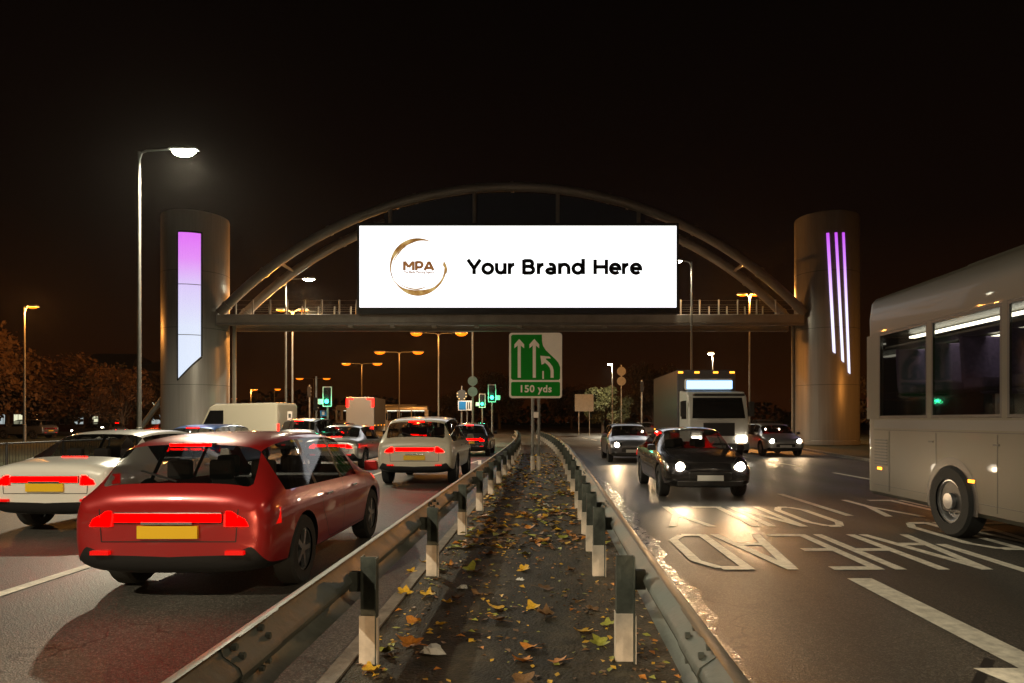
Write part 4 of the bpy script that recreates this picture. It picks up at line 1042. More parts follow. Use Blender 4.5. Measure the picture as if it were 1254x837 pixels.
    for sgn in (-1, 1):
        o_ = lambda y, z: (sgn * 1.6, y, z)
        m1 = sea['d%d' % sgn]
        seam(m1, [o_(ym, zl_ - 0.01), o_(ym + 0.02, zb_)], (-sgn, 0, 0))
        seam(m1, [o_(ym + 1.02, zl_ - 0.03), o_(ym + 1.02, zb_ + 0.12), o_(ym + 0.93, zb_)], (-sgn, 0, 0))
        seam(m1, [o_(ym - 0.80, zl_ - 0.02), o_(ym - 0.72, zl_ - 0.30), o_(ym - 0.50, zb_ + 0.02), o_(ym - 0.45, zb_)], (-sgn, 0, 0))
        seam(m1, [o_(ym - 0.45, zb_), o_(ym + 0.93, zb_)], (-sgn, 0, 0))
    yb_ = st[0][0]; zr = st[0][1] + 0.13
    seam(sea['t'], [(-0.60, yb_ - 1, st[0][2] + 0.03), (-0.58, yb_ - 1, zr), (0.58, yb_ - 1, zr), (0.60, yb_ - 1, st[0][2] + 0.03)], (0, 1, 0))
    ze_ = 2.5; yf = st[-1][0]
    seam(sea['b'], [(-0.70, st[9][0] - 0.02, ze_), (-0.66, yf - 0.45, ze_), (-0.50, yf - 0.13, ze_), (0.50, yf - 0.13, ze_), (0.66, yf - 0.45, ze_), (0.70, st[9][0] - 0.02, ze_)], (0, 0, -1))
    for key, nm in (('d1', 'door_seams'), ('d-1', 'door_seams'), ('t', 'tailgate_seam'), ('b', 'bonnet_seam')): sea[key].build(nm, M['black'], root)
    # cabin: floor pan, shelf, dashboard, seats
    cz = st[5][1] + 0.16
    MB().box(-0.70, 0.70, st[d['rear'][0]][0] + 0.20, st[d['wind'][1]][0] - 0.10, cz, cz + 0.03).build('cabin_floor', M['black'], root)
    MB().box(-0.66, 0.66, st[d['rear'][0]][0] + 0.12, st[d['rear'][1]][0] + 0.28, zl_ - 0.07, zl_ - 0.05).build('parcel_shelf', M['black'], root)
    MB().box(-0.68, 0.68, st[d['wind'][1]][0] - 0.50, st[d['wind'][1]][0] - 0.02, cz + 0.25, zl_ - 0.03).build('dashboard', M['black'], root, bevel=0.03)
    top_ = st[5][3]
    for (sx_, sy_) in ((-0.36, -0.05), (0.36, -0.05), (-0.42, ym - 0.95), (0.0, ym - 0.95), (0.42, ym - 0.95)):
        hw_ = 0.25 if sy_ > -0.5 else 0.20
        sm_ = MB()
        sm_.box(sx_ - hw_, sx_ + hw_, sy_, sy_ + 0.48, cz + 0.05, cz + 0.28)
        sm_.add([(sx_ - hw_, sy_ - 0.02, cz + 0.22), (sx_ + hw_, sy_ - 0.02, cz + 0.22), (sx_ + hw_, sy_ + 0.14, cz + 0.22), (sx_ - hw_, sy_ + 0.14, cz + 0.22),
                 (sx_ - hw_ * .8, sy_ - 0.20, top_ - 0.52), (sx_ + hw_ * .8, sy_ - 0.20, top_ - 0.52), (sx_ + hw_ * .8, sy_ - 0.10, top_ - 0.52), (sx_ - hw_ * .8, sy_ - 0.10, top_ - 0.52)],
                [(3, 2, 1, 0), (4, 5, 6, 7), (0, 1, 5, 4), (1, 2, 6, 5), (2, 3, 7, 6), (3, 0, 4, 7)])
        se = sm_.build('seat', M['seat_cloth'], root, bevel=0.03)
        MB().box(sx_ - 0.12, sx_ + 0.12, sy_ - 0.22, sy_ - 0.12, top_ - 0.47, top_ - 0.27).build('headrest', M['seat_cloth'], se, bevel=0.035)
    parts = mesh_split(ev, [(0,), (1,), (2,), (3,), (4, 5)])
    for key, nm, mtl in (((0,), 'body', PAINT[paint]), ((1,), 'rear_window', M['car_glass']), ((2,), 'windscreen', M['car_glass']), ((4, 5), 'underbody_trim', M['black'])):
        pm = parts[key]; pm.materials.clear(); pm.materials.append(mtl)
        for pl in pm.polygons: pl.material_index = 0; pl.use_smooth = True
        pm.set_sharp_from_angle(angle=R(42)); link(nm, pm, root)
    # side glass: split left and right
    for sgn in (-1, 1):
        bm = bmesh.new(); bm.from_mesh(parts[(3,)])
        bmesh.ops.delete(bm, geom=[f for f in bm.faces if f.calc_center_median().x * sgn < 0], context='FACES')
        # pillars stay as thin trim strips between the panes
        nm = bpy.data.meshes.new('side_window'); bm.to_mesh(nm); bm.free(); nm.materials.clear(); nm.materials.append(M['car_glass'])
        for pl in nm.polygons: pl.material_index = 0; pl.use_smooth = True
        link('side_window', nm, root)
    y0, y1 = st[0][0], st[-1][0]; zt0 = st[1][2]; W = d['W']
    for wy in d['wheels']:
        for sgn in (-1, 1): wheel(root, sgn * (W - 0.115), wy, rw, 0.205, sgn)
    bl = lambda a: a
    for sgn in (-1, 1):
        # tail lamp wraps the rear corner, with a bright stripe inside a red lens
        a0, a1 = sorted((sgn * 0.50, sgn * 0.80))
        tlz = zt0 - 0.135
        tm = MB()
        prof = [(0.48, y0 - 0.015), (0.66, y0 + 0.0), (0.78, y0 + 0.035), (0.855, y0 + 0.11), (0.885, y0 + 0.24)]
        lo = [(sgn * a * (W / 0.90), yy, tlz - 0.065) for a, yy in prof]; hi = [(sgn * a * (W / 0.90) * 0.985, yy + 0.02, tlz + 0.075) for a, yy in prof]
        bk = [(sgn * (a - 0.05), yy + 0.12, tlz - 0.06) for a, yy in prof]; bk2 = [(sgn * (a - 0.05), yy + 0.12, tlz + 0.07) for a, yy in prof]
        v_ = lo + hi + bk + bk2; q = 5
        tm.add(v_, [(i, i + 1, q + i + 1, q + i) for i in range(4)] + [(q + i, q + i + 1, 3 * q + i + 1, 3 * q + i) for i in range(4)] + [(i, 2 * q + i, 2 * q + i + 1, i + 1) for i in range(4)] + [(0, q, 3 * q, 2 * q), (4, 2 * q + 4, 3 * q + 4, q + 4)])
        to = tm.build('tail_light', M['red_dim'], root)
        gm_ = MB(); pr2 = [(0.50, y0 - 0.018), (0.66, y0 - 0.004), (0.775, y0 + 0.031), (0.845, y0 + 0.105)]
        lo = [(sgn * a * (W / 0.90), yy - 0.002, tlz - 0.06) for a, yy in pr2]; hi = [(sgn * a * (W / 0.90) * 0.99, yy + 0.016, tlz + 0.068) for a, yy in pr2]
        gm_.add(lo + hi, [(i, i + 1, 4 + i + 1, 4 + i) for i in range(3)])
        gm_.build('lit_lens', M['red_lamp'], to)
        # head lamp at the front corner
        hz_ = st[-3][2] - 0.11
        hp = [(0.42, y1 + 0.012), (0.58, y1 - 0.015), (0.71, y1 - 0.075), (0.80, y1 - 0.19)]
        lo = [(sgn * a * (W / 0.90), yy, hz_ - 0.055) for a, yy in hp]; hi = [(sgn * a * (W / 0.90) * 0.98, yy - 0.05, hz_ + 0.05) for a, yy in hp]
        bk = [(sgn * (a - 0.04), yy - 0.14, hz_ - 0.05) for a, yy in hp]; bk2 = [(sgn * (a - 0.04), yy - 0.16, hz_ + 0.045) for a, yy in hp]
        q = 4
        ho = MB().add(lo + hi + bk + bk2, [(i, i + 1, q + i + 1, q + i) for i in range(3)] + [(q + i, q + i + 1, 3 * q + i + 1, 3 * q + i) for i in range(3)] + [(i, 2 * q + i, 2 * q + i + 1, i + 1) for i in range(3)] + [(0, q, 3 * q, 2 * q), (3, 2 * q + 3, 3 * q + 3, q + 3)]).build('headlight', M['chrome'], root)
        MB().tube([(sgn * 0.60, y1 - 0.010, hz_), (sgn * 0.60, y1 + 0.022, hz_ - 0.002)], 0.085, 18).build('lit_lens', M['head_lamp'], ho)
        # door mirror
        mz = st[9][2] + 0.08
        mo = MB().add([(sgn * (W - 0.03) , 0.95, mz - 0.05), (sgn * (W + 0.16), 0.93, mz - 0.04), (sgn * (W + 0.16), 1.03, mz - 0.03), (sgn * (W - 0.03), 1.06, mz - 0.04),
                  (sgn * (W - 0.02), 0.95, mz + 0.09), (sgn * (W + 0.14), 0.93, mz + 0.09), (sgn * (W + 0.13), 1.01, mz + 0.08), (sgn * (W - 0.02), 1.04, mz + 0.07)],
                 [(0, 1, 2, 3), (4, 5, 6, 7), (0, 1, 5, 4), (1, 2, 6, 5), (2, 3, 7, 6), (3, 0, 4, 7)]).build('wing_mirror', PAINT[paint], root, bevel=0.02)
        # door handles and shut lines
        for yy in (-0.55, 0.42):
            MB().box(*sorted((sgn * (W - 0.02), sgn * (W + 0.012))), yy - 0.09, yy + 0.09, st[5][2] - 0.14, st[5][2] - 0.115).build('door_handle', M['chrome'], root, bevel=0.006)
    bzz = st[0][1] + 0.02
    lzb = zt0 - 0.125
    lb = MB().box(-0.47, 0.47, y0 - 0.018, y0 + 0.05, lzb - 0.045, lzb + 0.05).build('added_rear_light_bar', M['red_dim_off'], root, bevel=0.008)  # glowing bar added to widen the red of the tail lights
    MB().add([(-0.46, y0 - 0.0215, lzb - 0.032), (0.46, y0 - 0.0215, lzb - 0.032), (0.46, y0 - 0.0215, lzb + 0.036), (-0.46, y0 - 0.0215, lzb + 0.036)], [(0, 1, 2, 3)]).build('lit_lens', M['red_lamp'], lb)
    for sgn in (-1, 1):
        MB().box(*sorted((sgn * 0.50, sgn * 0.66)), y0 - 0.036, y0 + 0.02, bzz + 0.0, bzz + 0.035).build('rear_reflector', M['red_dim'], root)  # reflectors glow dim red by themselves, with no lamp inside
    MB().box(-0.26, 0.26, y0 - 0.028, y0 + 0.02, bzz + 0.14, bzz + 0.25).build('rear_number_plate', M['plate_yellow'], root)
    MB().box(-0.22, 0.22, y0 - 0.040, y0 + 0.02, bzz + 0.262, bzz + 0.285).build('plate_lamp_bar', M['chrome'], root)
    hb = MB().box(-0.20, 0.20, st[3][0] - 0.05, st[3][0] + 0.04, st[3][3] - 0.010, st[3][3] + 0.020).build('high_brake_light', M['black'], root)
    MB().add([(-0.19, st[3][0] - 0.053, st[3][3] - 0.006), (0.19, st[3][0] - 0.053, st[3][3] - 0.006), (0.19, st[3][0] - 0.053, st[3][3] + 0.016), (-0.19, st[3][0] - 0.053, st[3][3] + 0.016)], [(0, 1, 2, 3)]).build('lit_lens', M['red_lamp'], hb)
    fz = st[-1][1]
    MB().box(-0.42, 0.42, y1 - 0.06, y1 + 0.018, fz + 0.10, fz + 0.24).build('front_grille', M['black'], root, bevel=0.015)
    MB().box(-0.66, 0.66, y1 - 0.12, y1 + 0.012, fz - 0.04, fz + 0.07).build('lower_grille', M['black'], root, bevel=0.015)
    MB().box(-0.26, 0.26, y1 + 0.0, y1 + 0.026, fz + 0.075, fz + 0.185).build('front_number_plate', M['plate_white'], root)
    # window pillars as trim strips laid on the side glass
    for j in [a for a, b_ in d['side'][1:]]:
        s_ = st[j]
        for sgn in (-1, 1):
            y = s_[0]
            MB().add([(sgn * (s_[5] - 0.005), y - 0.04, s_[2]), (sgn * (s_[5] - 0.005), y + 0.04, s_[2]), (sgn * (s_[6] + 0.055), y + 0.04, s_[3] - 0.07), (sgn * (s_[6] + 0.055), y - 0.04, s_[3] - 0.07)], [(0, 1, 2, 3)]).build('pillar', M['black'], root)
    # wiper on the rear glass
    if style != 'saloon':
        s2, s3 = st[2], st[3]
        MB().tube([(0.0, s2[0] + 0.015, s2[3] + 0.03), (-0.34, s2[0] + 0.06, s2[3] + 0.12)], 0.010, 6).build('rear_wiper', M['black'], root)
    return root
protos = {s_: make_car(s_, nm) for s_, nm in (('hatch', 'hatchback_car'), ('saloon', 'saloon_car'), ('suv', 'estate_car'))}
protos['suv'].name = 'off_roader'
used = set()
def place_car(style, paint, x, y, rz, label, group, lights='rear', spot=0):
    """lights: rear = driving away, front = oncoming, none = parked"""
    o = dup(protos[style]); o.location = (x, y, 0.0); o.rotation_euler = (0, 0, rz); tag(o, label, 'car', group)
    for ch in walk(o):
        nm = ch.name.split('.')[0]
        if ch.type != 'MESH' or not ch.material_slots: continue
        new = None
        if nm in ('body', 'wing_mirror'): new = PAINT[paint]
        if lights == 'none' and nm == 'lit_lens': new = M['chrome'] if ch.parent.name.startswith('headlight') else M['red_dim_off']
        if lights == 'front' and nm == 'lit_lens' and not ch.parent.name.startswith('headlight'): new = M['red_dim_off']
        if lights == 'rear' and nm == 'lit_lens' and ch.parent.name.startswith('headlight'): new = M['head_lamp']
        if new: ch.material_slots[0].link = 'OBJECT'; ch.material_slots[0].material = new
    L = STY[style]['st'][-1][0]
    if spot:
        for s_ in (-0.60, 0.60): lamp(o, (s_, L + 0.06, 0.66), (1.0, 0.66, 0.34), spot, 'SPOT', 0.05, 75, (R(84), 0, 0), 0.9)
    return o
GA = 'cars driving away on the left road'; GO = 'oncoming cars on the right road'
RB = STY['hatch']['st'][0][0]
def away(style, paint, px_x, y_rear, label, spot=0): return place_car(style, paint, px_x, y_rear - STY[style]['st'][0][0], 0, label, GA, 'rear', spot)
def oncoming(style, paint, x, y_front, label, spot=0): return place_car(style, paint, x, y_front + STY[style]['st'][-1][0], PI, label, GO, 'front', spot)
away('hatch', 'red', -3.25, 5.9, 'dark red hatchback nearest the left barrier, paint and light bar standing for red streaks')  # red body colour stands in for the streaked tail-light glow
away('saloon', 'white', -6.95, 9.5, 'white saloon in the middle left lane, cut by the picture edge')
away('suv', 'cream', -3.15, 16.5, 'cream off-roader ahead of the dark red hatchback in the lane beside the barrier')
away('hatch', 'dark', -3.35, 30.0, 'small dark hatchback furthest along the lane beside the barrier, past the painted word')
away('saloon', 'silver', -6.9, 22.0, 'silver saloon in the middle left lane beside the cream off-roader')
away('hatch', 'blue', -10.5, 20.0, 'blue hatchback in the outer left lane by the kerb')
away('suv', 'grey', -10.9, 30.0, 'grey off-roader ahead of the blue hatchback in the outer left lane')
away('hatch', 'dark', -7.6, 40.0, 'black hatchback far ahead in the middle left lane')
away('saloon', 'dark', -14.5, 47.0, 'dark saloon far off in the outer left lane near the green signal')
oncoming('saloon', 'dark', 3.3, 13.6, 'dark oncoming saloon with glaring headlights just beyond the painted words', 160)
oncoming('hatch', 'grey', 3.3, 25.5, 'grey oncoming hatchback behind the dark saloon in the lane by the barrier', 200)
oncoming('hatch', 'silver', 10.6, 30.0, 'silver oncoming hatchback in the outermost right lane beside the lorry', 150)
oncoming('saloon', 'red', 12.3, 46.0, 'red oncoming saloon behind the lorry near the right tower', 0)
oncoming('suv', 'dark', 20.0, 60.0, 'dark oncoming off-roader joining from the right under the tower', 0)
oncoming('hatch', 'white', 26.5, 66.0, 'white oncoming hatchback joining from the right, furthest towards the tower foot', 0)
oncoming('saloon', 'grey', 8.6, 56.0, 'grey oncoming saloon far off beyond the junction signals', 0)
away('saloon', 'silver', -3.3, -13.5, 'silver saloon following behind the viewpoint in the lane beside the barrier', 1100)  # unseen car added so that its headlights brighten the lane sign
place_car('hatch', 'dark', -38.5, 59, R(80), 'dark parked hatchback with red lights under the autumn trees', 'cars parked under the trees', 'rear')
place_car('saloon', 'red', -33.0, 60, R(100), 'red parked saloon next to the raking strut of the left tower', 'cars parked under the trees', 'rear')
place_car('suv', 'grey', -45.5, 60, R(85), 'grey parked off-roader left of the dark parked hatchback', 'cars parked under the trees', 'none')
for o in protos.values():
    for c in list(walk(o)): bpy.data.objects.remove(c)

def box_vehicle(name, label, cat, L, W, H, zb, paint, loc, rz, windows, cabw=None, group=None):
    """long-sided bus or van: lofted shell with rounded edges, front at +y"""
    root = thing(name, label, cat, loc, rz, group)
    mb = MB(); mb.box(-W / 2, W / 2, -L / 2, L / 2, zb, H)
    mb.build('body', PAINT[paint], root, bevel=0.12).modifiers['bevel'].segments = 4
    return root
# coach passing on the right
def plan(hx, hy, r, ins=0.0, n=5):
    pts = []
    for cx, cy, a in ((hx - r, hy - r, 0), (-hx + r, hy - r, 90), (-hx + r, -hy + r, 180), (hx - r, -hy + r, 270)):
        pts += [(cx + (r - ins) * math.cos(R(a + 90 * i / n)), cy + (r - ins) * math.sin(R(a + 90 * i / n))) for i in range(n + 1)]
    return pts
def shell_rings(mb, levels, hx, hy, r):
    vs = []; n = 24
    for z, ins in levels: vs += [(x, y, z) for x, y in plan(hx, hy, r, ins)]
    fs = [(j * n + i, j * n + (i + 1) % n, (j + 1) * n + (i + 1) % n, (j + 1) * n + i) for j in range(len(levels) - 1) for i in range(n)]
    fs += [tuple(range(n - 1, -1, -1)), tuple((len(levels) - 1) * n + i for i in range(n))]
    mb.add(vs, fs)
def make_coach(label, paint, loc, rz, L=11.2, H=3.72, seats=True):
    W = 2.5; hx, hy = W / 2, L / 2
    c = thing('coach', label, 'coach', loc, rz)
    wz0, wz1 = 1.63, 3.05
    bd = MB(); shell_rings(bd, [(0.34, 0.05), (0.40, 0.0), (1.30, 0.0), (wz0, 0.004)], hx, hy, 0.30)
    y = -hy + 0.42; ends = hy - 1.0; nw = 6; ww = (ends - y) / nw
    for sgn in (-1, 1):
        for i in range(nw + 1):
            w_ = 0.13 if i in (0, nw) else 0.05
            bd.box(*sorted((sgn * (hx - 0.06), sgn * (hx - 0.003))), y + i * ww - w_, y + i * ww + w_, wz0 - 0.01, wz1 + 0.01)
        bd.box(*sorted((sgn * (hx - 0.20), sgn * (hx - 0.05))), -hy + 0.03, -hy + 0.30, wz0 - 0.01, wz1 + 0.01)
        bd.box(*sorted((sgn * (hx - 0.16), sgn * (hx - 0.05))), hy - 0.28, hy - 0.05, wz0 - 0.01, wz1 + 0.01)
    bd.build('body', PAINT[paint], c, smooth=True)
    rf = MB(); shell_rings(rf, [(wz1, 0.004), (wz1 + 0.28, 0.0), (H - 0.12, 0.035), (H - 0.04, 0.10), (H, 0.22)], hx, hy, 0.30)
    rf.build('roof', PAINT[paint], c, smooth=True)
    MB().box(-1.12, 1.12, -hy + 0.3, hy - 0.3, 1.64, 1.67).build('cabin_floor', M['black'], c)
    for sgn in (-1, 1):
        xo = sgn * hx
        for i in range(nw):
            a, b_ = y + i * ww + 0.052, y + (i + 1) * ww - 0.052
            if i == 0: a += 0.08
            if i == nw - 1: b_ -= 0.08
            wn = MB().box(*sorted((xo - sgn * 0.030, xo - sgn * 0.012)), a, b_, wz0 + 0.004, wz1 - 0.004).build('window', M['coach_glass'], c)
            sl_ = MB()
            for q0, q1, z0_, z1_ in ((a, b_, wz0 + 0.005, wz0 + 0.045), (a, b_, wz1 - 0.045, wz1 - 0.005), (a, a + 0.035, wz0 + 0.046, wz1 - 0.046), (b_ - 0.035, b_, wz0 + 0.046, wz1 - 0.046)):
                sl_.box(*sorted((xo - sgn * 0.011, xo - sgn * 0.004)), q0, q1, z0_, z1_)
            sl_.build('rubber_seal', M['black'], wn)
        # cabin light strip along the luggage rack, locker doors, vents, markers
        MB().box(*sorted((sgn * 0.62, sgn * 0.72)), y + 0.1, ends - 0.1, 2.98, 3.01).build('cabin_lamp', M['coach_lamp'], c)
        MB().box(*sorted((sgn * 0.72, sgn * 1.12)), y + 0.1, ends - 0.1, 2.80, 2.83).build('luggage_rack', M['sign_grey'], c)
        lk = MB()
        for i in range(8):
            yy = -hy + 0.9 + i * (L - 1.9) / 7
            lk.box(*sorted((xo, xo + sgn * 0.003)), yy - 0.006, yy + 0.006, 0.44, 1.42)
        lk.box(*sorted((xo, xo + sgn * 0.003)), -hy + 0.4, hy - 0.4, 1.435, 1.447)
        lk.box(*sorted((xo, xo + sgn * 0.003)), -hy + 0.4, hy - 0.4, 0.52, 0.53)
        lk.build('panel_seams', M['black'], c)
        vt = MB()
        for i in range(9): vt.box(*sorted((xo, xo + sgn * 0.006)), -hy + 0.42, -hy + 0.84, 0.86 + i * 0.05, 0.885 + i * 0.05)
        vt.build('engine_vent', M['black'], c)
        for i in range(6):
            yy = -hy + 1.5 + i * (L - 2.6) / 6
            MB().box(*sorted((xo + sgn * 0.003, xo + sgn * 0.012)), yy + 0.55, yy + 0.67, 1.28, 1.305).build('locker_handle', M['black'], c)
        MB().box(*sorted((xo, xo + sgn * 0.004)), -hy + 0.4, hy - 0.4, 1.47, 1.60).build('trim_stripe', M['dark_pole'], c)
        for i in range(5):
            yy = -hy + 0.6 + i * (L - 1.4) / 4
            MB().box(*sorted((xo, xo + sgn * 0.015)), yy - 0.06, yy + 0.06, 0.78, 0.82).build('side_marker', M['amber_lamp'], c)
        for wy in (-hy + 2.6, hy - 2.6):
            vs = [(xo + sgn * 0.005, wy, 0.34)] + [(xo + sgn * 0.005, wy + 0.60 * math.cos(R(q)), 0.5 + 0.60 * math.sin(R(q))) for q in range(-15, 196, 15)]
            MB().add(vs, [(0, i, i + 1) for i in range(1, len(vs) - 1)]).build('wheel_arch', M['black'], c)
            wheel(c, xo - sgn * 0.09, wy, 0.49, 0.27, sgn, True)
        mo = MB().tube([(sgn * 1.15, hy - 0.05, 3.2), (sgn * 1.45, hy + 0.25, 3.05), (sgn * 1.45, hy + 0.28, 2.7)], 0.035, 8).build('mirror_arm', M['black'], c)
        MB().box(sgn * 1.45 - 0.11, sgn * 1.45 + 0.11, hy + 0.22, hy + 0.33, 2.25, 2.72).build('mirror', M['black'], mo, bevel=0.03)
        MB().box(*sorted((sgn * 0.70, sgn * 0.98)), hy - 0.03, hy + 0.02, 0.72, 0.92).build('headlight', M['head_lamp'], c, bevel=0.02)
        MB().box(*sorted((sgn * 0.80, sgn * 0.96)), -hy - 0.02, -hy + 0.03, 0.85, 1.35).build('tail_light', M['red_lamp_far'], c, bevel=0.02)
    if seats:
        sm_ = MB().box(-0.45, 0.45, -0.22, 0.24, 0.36, 0.50)
        sm_.add([(-0.45, -0.26, 0.42), (0.45, -0.26, 0.42), (0.45, -0.12, 0.42), (-0.45, -0.12, 0.42), (-0.42, -0.38, 1.10), (0.42, -0.38, 1.10), (0.42, -0.29, 1.10), (-0.42, -0.29, 1.10)],
                [(3, 2, 1, 0), (4, 5, 6, 7), (0, 1, 5, 4), (1, 2, 6, 5), (2, 3, 7, 6), (3, 0, 4, 7)])
        first = None
        for i in range(10):
            for sx_ in (-0.66, 0.66):
                if first is None: first = sm_.build('double_seat', M['coach_seat'], c, bevel=0.04); so_ = first
                else: so_ = dup(first, c)
                so_.location = (sx_, y + 0.7 + i * 0.86, 1.67)
    MB().box(-1.06, 1.06, hy - 0.03, hy - 0.012, 1.40, 3.04).build('windscreen', M['coach_glass'], c)
    MB().box(-0.9, 0.9, hy - 0.004, hy + 0.008, 3.10, 3.34).build('destination_board', M['black'], c)
    MB().box(-1.0, 1.0, -hy + 0.010, -hy + 0.03, 1.64, 3.04).build('rear_window', M['glass'], c)
    MB().box(-0.7, 0.7, -hy + 2.0, hy - 3.5, H + 0.002, H + 0.16).build('roof_unit', PAINT[paint], c, bevel=0.06)
    return c
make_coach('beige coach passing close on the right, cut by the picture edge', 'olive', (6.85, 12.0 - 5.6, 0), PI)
make_coach('pale long coach crossing the junction beyond the left traffic', 'silver', ((470 - VX) * 100 / F, 100, 0), R(90), L=13.5, H=3.75, seats=False)

# lorries
def make_lorry(label, paint, cabpaint, loc, rz, L, H, marker):
    root = thing('box_lorry', label, 'lorry', loc, rz)
    y0, y1 = -L / 2, L / 2
    MB().box(-1.25, 1.25, y0, y1 - 2.15, 1.05, H).build('cargo_box', PAINT[paint], root, bevel=0.04)
    MB().box(-0.45, 0.45, y0 + 0.1, y1 - 0.4, 0.62, 1.02).build('chassis', M['black'], root)
    cab = [(y1 - 2.0, 0.55), (y1 - 0.02, 0.55), (y1, 0.75), (y1 - 0.04, 1.6), (y1 - 0.30, 2.55), (y1 - 0.6, 2.75), (y1 - 2.0, 2.85)]
    cm = MB(); n = len(cab)
    cm.add([(-1.18, y, z) for y, z in cab] + [(1.18, y, z) for y, z in cab], [tuple(range(n)), tuple(range(2 * n - 1, n - 1, -1))] + [(i, (i + 1) % n, n + (i + 1) % n, n + i) for i in range(n)])
    cb = cm.build('cab', PAINT[cabpaint], root, bevel=0.06)
    MB().add([(-1.05, y1 - 0.028, 1.68), (1.05, y1 - 0.028, 1.68), (0.98, y1 - 0.26, 2.5), (-0.98, y1 - 0.26, 2.5)], [(0, 1, 2, 3)]).build('windscreen', M['glass'], cb)
    for sgn in (-1, 1):
        MB().box(*sorted((sgn * 1.18, sgn * 1.19)), y1 - 1.5, y1 - 0.55, 1.65, 2.4).build('side_window', M['glass'], cb)
        MB().box(*sorted((sgn * 0.70, sgn * 1.08)), y1 - 0.01, y1 + 0.03, 0.74, 0.96).build('headlight', M['head_lamp'], root, bevel=0.02)
        MB().box(*sorted((sgn * 1.25, sgn * 1.48)), y1 - 0.35, y1 - 0.22, 1.75, 2.35).build('mirror', M['black'], cb, bevel=0.03)
        MB().box(*sorted((sgn * 0.85, sgn * 1.2)), y0 - 0.03, y0 + 0.02, 0.80, 1.0).build('tail_light', M['red_lamp_far'], root)
        for wy in (y0 + 1.0, y1 - 1.15): wheel(root, sgn * 1.03, wy, 0.46, 0.27, sgn, True)
        for i in range(4):
            yy = y0 + 0.4 + i * (L - 3.2) / 3
            MB().box(*sorted((sgn * 1.25, sgn * 1.27)), yy - 0.07, yy + 0.07, 1.12, 1.18).build('side_marker', M['amber_lamp'], root)
    if marker == 'rear':
        for sgn in (-1, 1):
            MB().box(*sorted((sgn * 1.02, sgn * 1.24)), y0 - 0.04, y0 - 0.002, H - 0.9, H - 0.1).build('high_marker', M['red_lamp_far'], root)
            MB().box(*sorted((sgn * 0.6, sgn * 1.0)), y0 - 0.04, y0 - 0.002, H - 0.22, H - 0.1).build('high_marker', M['red_lamp_far'], root)
    else:
        MB().box(-0.62, 0.62, y1 - 0.015, y1 + 0.012, 0.98, 1.5).build('grille', M['black'], cb, bevel=0.01)
        MB().box(-1.2, 1.2, y1 - 0.3, y1 + 0.02, 0.42, 0.70).build('bumper', M['dark_pole'], root, bevel=0.03)
        MB().box(-0.26, 0.26, y1 + 0.021, y1 + 0.035, 0.50, 0.61).build('front_number_plate', M['plate_white'], root)
        MB().box(-1.0, 1.0, y1 - 0.22, y1 + 0.06, 2.56, 2.66).build('sun_visor', M['black'], cb, bevel=0.01)
        MB().box(-1.0, 1.0, y1 - 2.0, y1 - 1.6, 2.86, 3.35).build('roof_fairing', PAINT[cabpaint], cb, bevel=0.1)
        MB().box(-0.95, 0.95, y1 - 1.59, y1 - 1.55, 2.92, 3.26).build('light_bar', M['blue_lamp'], cb)
        for xx_ in (-1.1, -0.4, 0.4, 1.1): MB().box(xx_ - 0.1, xx_ + 0.1, y1 - 2.152, y1 - 2.12, H - 0.14, H - 0.07).build('roof_marker', M['amber_lamp'], root)
    return root
make_lorry('added oncoming box lorry carrying the blue and amber lights beside the right tower', 'grey', 'white', (6.9, 27.0 + 4.2, 0), PI, 8.4, 3.75, 'front')  # lorry added to carry the blue and amber streak lights
make_lorry('box lorry with red marker lights waiting at the left signals', 'silver', 'white', ((437 - VX) * 62 / F, 62 + 4.2, 0), R(4), 8.4, 3.7, 'rear')
